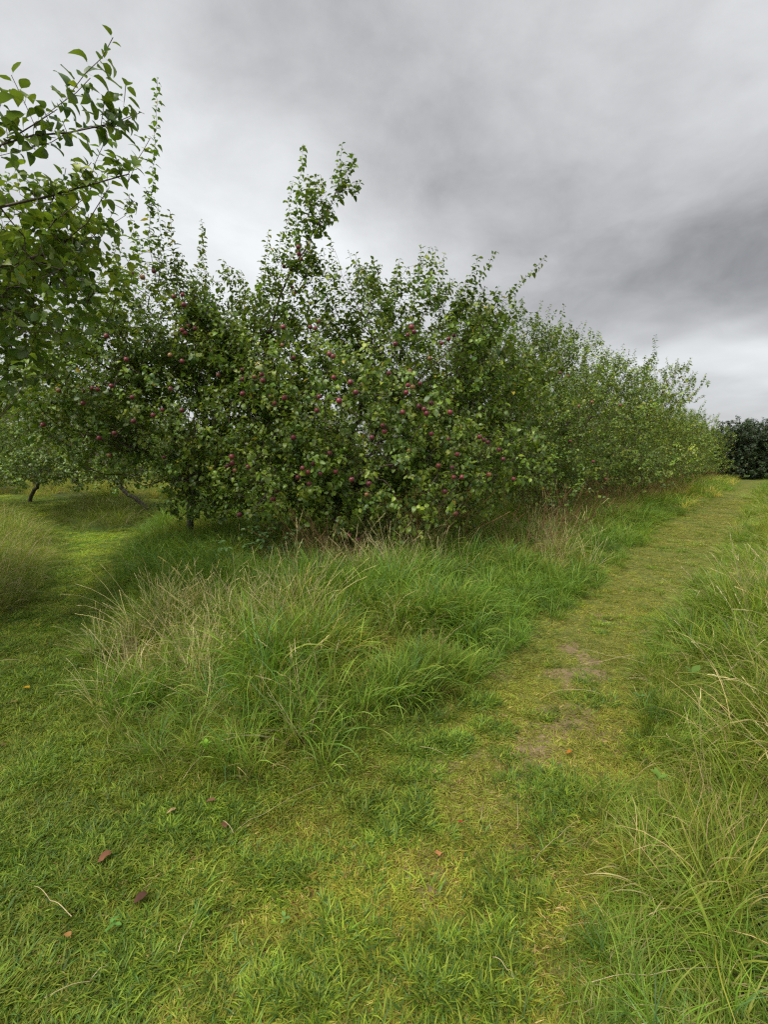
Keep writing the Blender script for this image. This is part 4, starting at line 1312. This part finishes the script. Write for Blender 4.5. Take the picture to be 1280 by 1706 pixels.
def weed(u, v, n, length, wid, label, col, name='broadleaf_weed', cat='weed', up=0.35, petiole=0.35, z0=0.02, group='broad leaved weeds in the grass'):
    """rosette of separate leaves, each a part"""
    x, y = G(u, v)
    z = float(height(np.array([x]), np.array([y]))[0])
    root = empty(name, (x, y, z + z0)); tag(root, label, cat, group)
    for i in range(n):
        a = i * 2.4 + rng.uniform(-0.3, 0.3); t = rng.uniform(0.7, 1.1)
        V, L, S = leaf_template(rng.uniform(0.5, 1.2), 0.25, petiole, rows=(0, 0.1, 0.3, 0.55, 0.8, 1.0), wid=tuple(q * wid for q in (0, 0.22, 0.36, 0.36, 0.22, 0)), wave=1.0)
        V = V * length * t
        c = np.tile(np.array(col), (len(V), 1)) * rng.uniform(0.8, 1.2)
        me = mesh_np('leaf', V, [q for f in L for q in f], S, M_WEED, c)
        o = link('leaf', me, root); o.rotation_euler = (up + rng.uniform(-0.1, 0.4), 0, a)
        o.location = (0, 0, i * 0.004)
    return root


weed(345, 1285, 9, 0.030, 1.2, 'bright green clover like weed at the foot of the bank', (0.16, 0.29, 0.03), up=0.9, z0=0.08)
weed(1095, 1375, 5, 0.05, 0.8, 'broad leaved green weed in the verge grass', (0.13, 0.22, 0.04), up=0.8, z0=0.16)
weed(1150, 1195, 5, 0.06, 0.9, 'light green dock leaves in the verge beside the path', (0.13, 0.22, 0.045), up=0.8, z0=0.2)
weed(1065, 1190, 4, 0.035, 1.0, 'small round leaved weed at the path edge of the verge', (0.12, 0.22, 0.06), up=0.7, z0=0.1)
weed(188, 1556, 6, 0.022, 0.8, 'small green seedling in the lower left lawn', (0.12, 0.25, 0.05), up=0.5, z0=0.03)
weed(475, 1542, 4, 0.018, 1.0, 'tiny light green weed in the middle of the lower lawn', (0.16, 0.30, 0.08), up=0.4, z0=0.03)


def bramble(u, v, d, label, n=5, sc=1.0):
    p = P(u, v, d)
    z = float(height(np.array([p[0]]), np.array([p[1]]))[0])
    root = empty('bramble', (p[0], p[1], z)); tag(root, label, 'bramble', 'brambles under the large apple tree')
    for i in range(n):
        a = rng.uniform(0, 6.28); r_ = rng.uniform(0.15, 0.35) * sc; h_ = (p[2] - z) * rng.uniform(0.8, 1.25)
        q = np.array([r_ * math.cos(a), r_ * math.sin(a), h_])
        Q = np.vstack([[np.zeros(3)], curve_pts(np.zeros(3), np.array([0, 0, 1.0]), q, 0.07, -0.2, 0.01)])
        link('stem', tube_mesh('stem', Q, np.arange(-1, len(Q) - 1), np.linspace(0.003, 0.0015, len(Q)), np.ones(len(Q), bool), M_TWIG), root)
        for j in range(2, len(Q)):
            for k_ in range(3):
                V, L, S = leaf_template(rng.uniform(0.4, 1.0), 0.3, 0.3, rows=(0, 0.1, 0.3, 0.55, 0.8, 1.0), wid=(0, 0.22, 0.37, 0.35, 0.2, 0), wave=1.3)
                V = V * 0.065 * sc * rng.uniform(0.8, 1.2)
                me = mesh_np('leaf', V, [q_ for f in L for q_ in f], S, M_WEED, np.tile(np.array((0.15, 0.26, 0.10)), (len(V), 1)) * rng.uniform(0.8, 1.2))
                o = link('leaf', me, root); o.location = Q[j]
                o.rotation_euler = (rng.uniform(-0.3, 0.5), rng.uniform(-0.3, 0.3), a + j * 2.1 + (k_ - 1) * 1.1)


bramble(400, 905, 5.5, 'pale leaved bramble low in front of the dark gap under the crown')
bramble(455, 880, 5.8, 'bramble with broad leaves right of the palest one under the crown', 5, 1.1)
bramble(520, 905, 5.7, 'small bright green bramble among dry stems under the crown', 3, 0.9)
bramble(700, 895, 6.6, 'bramble under the right side of the large crown', 4)
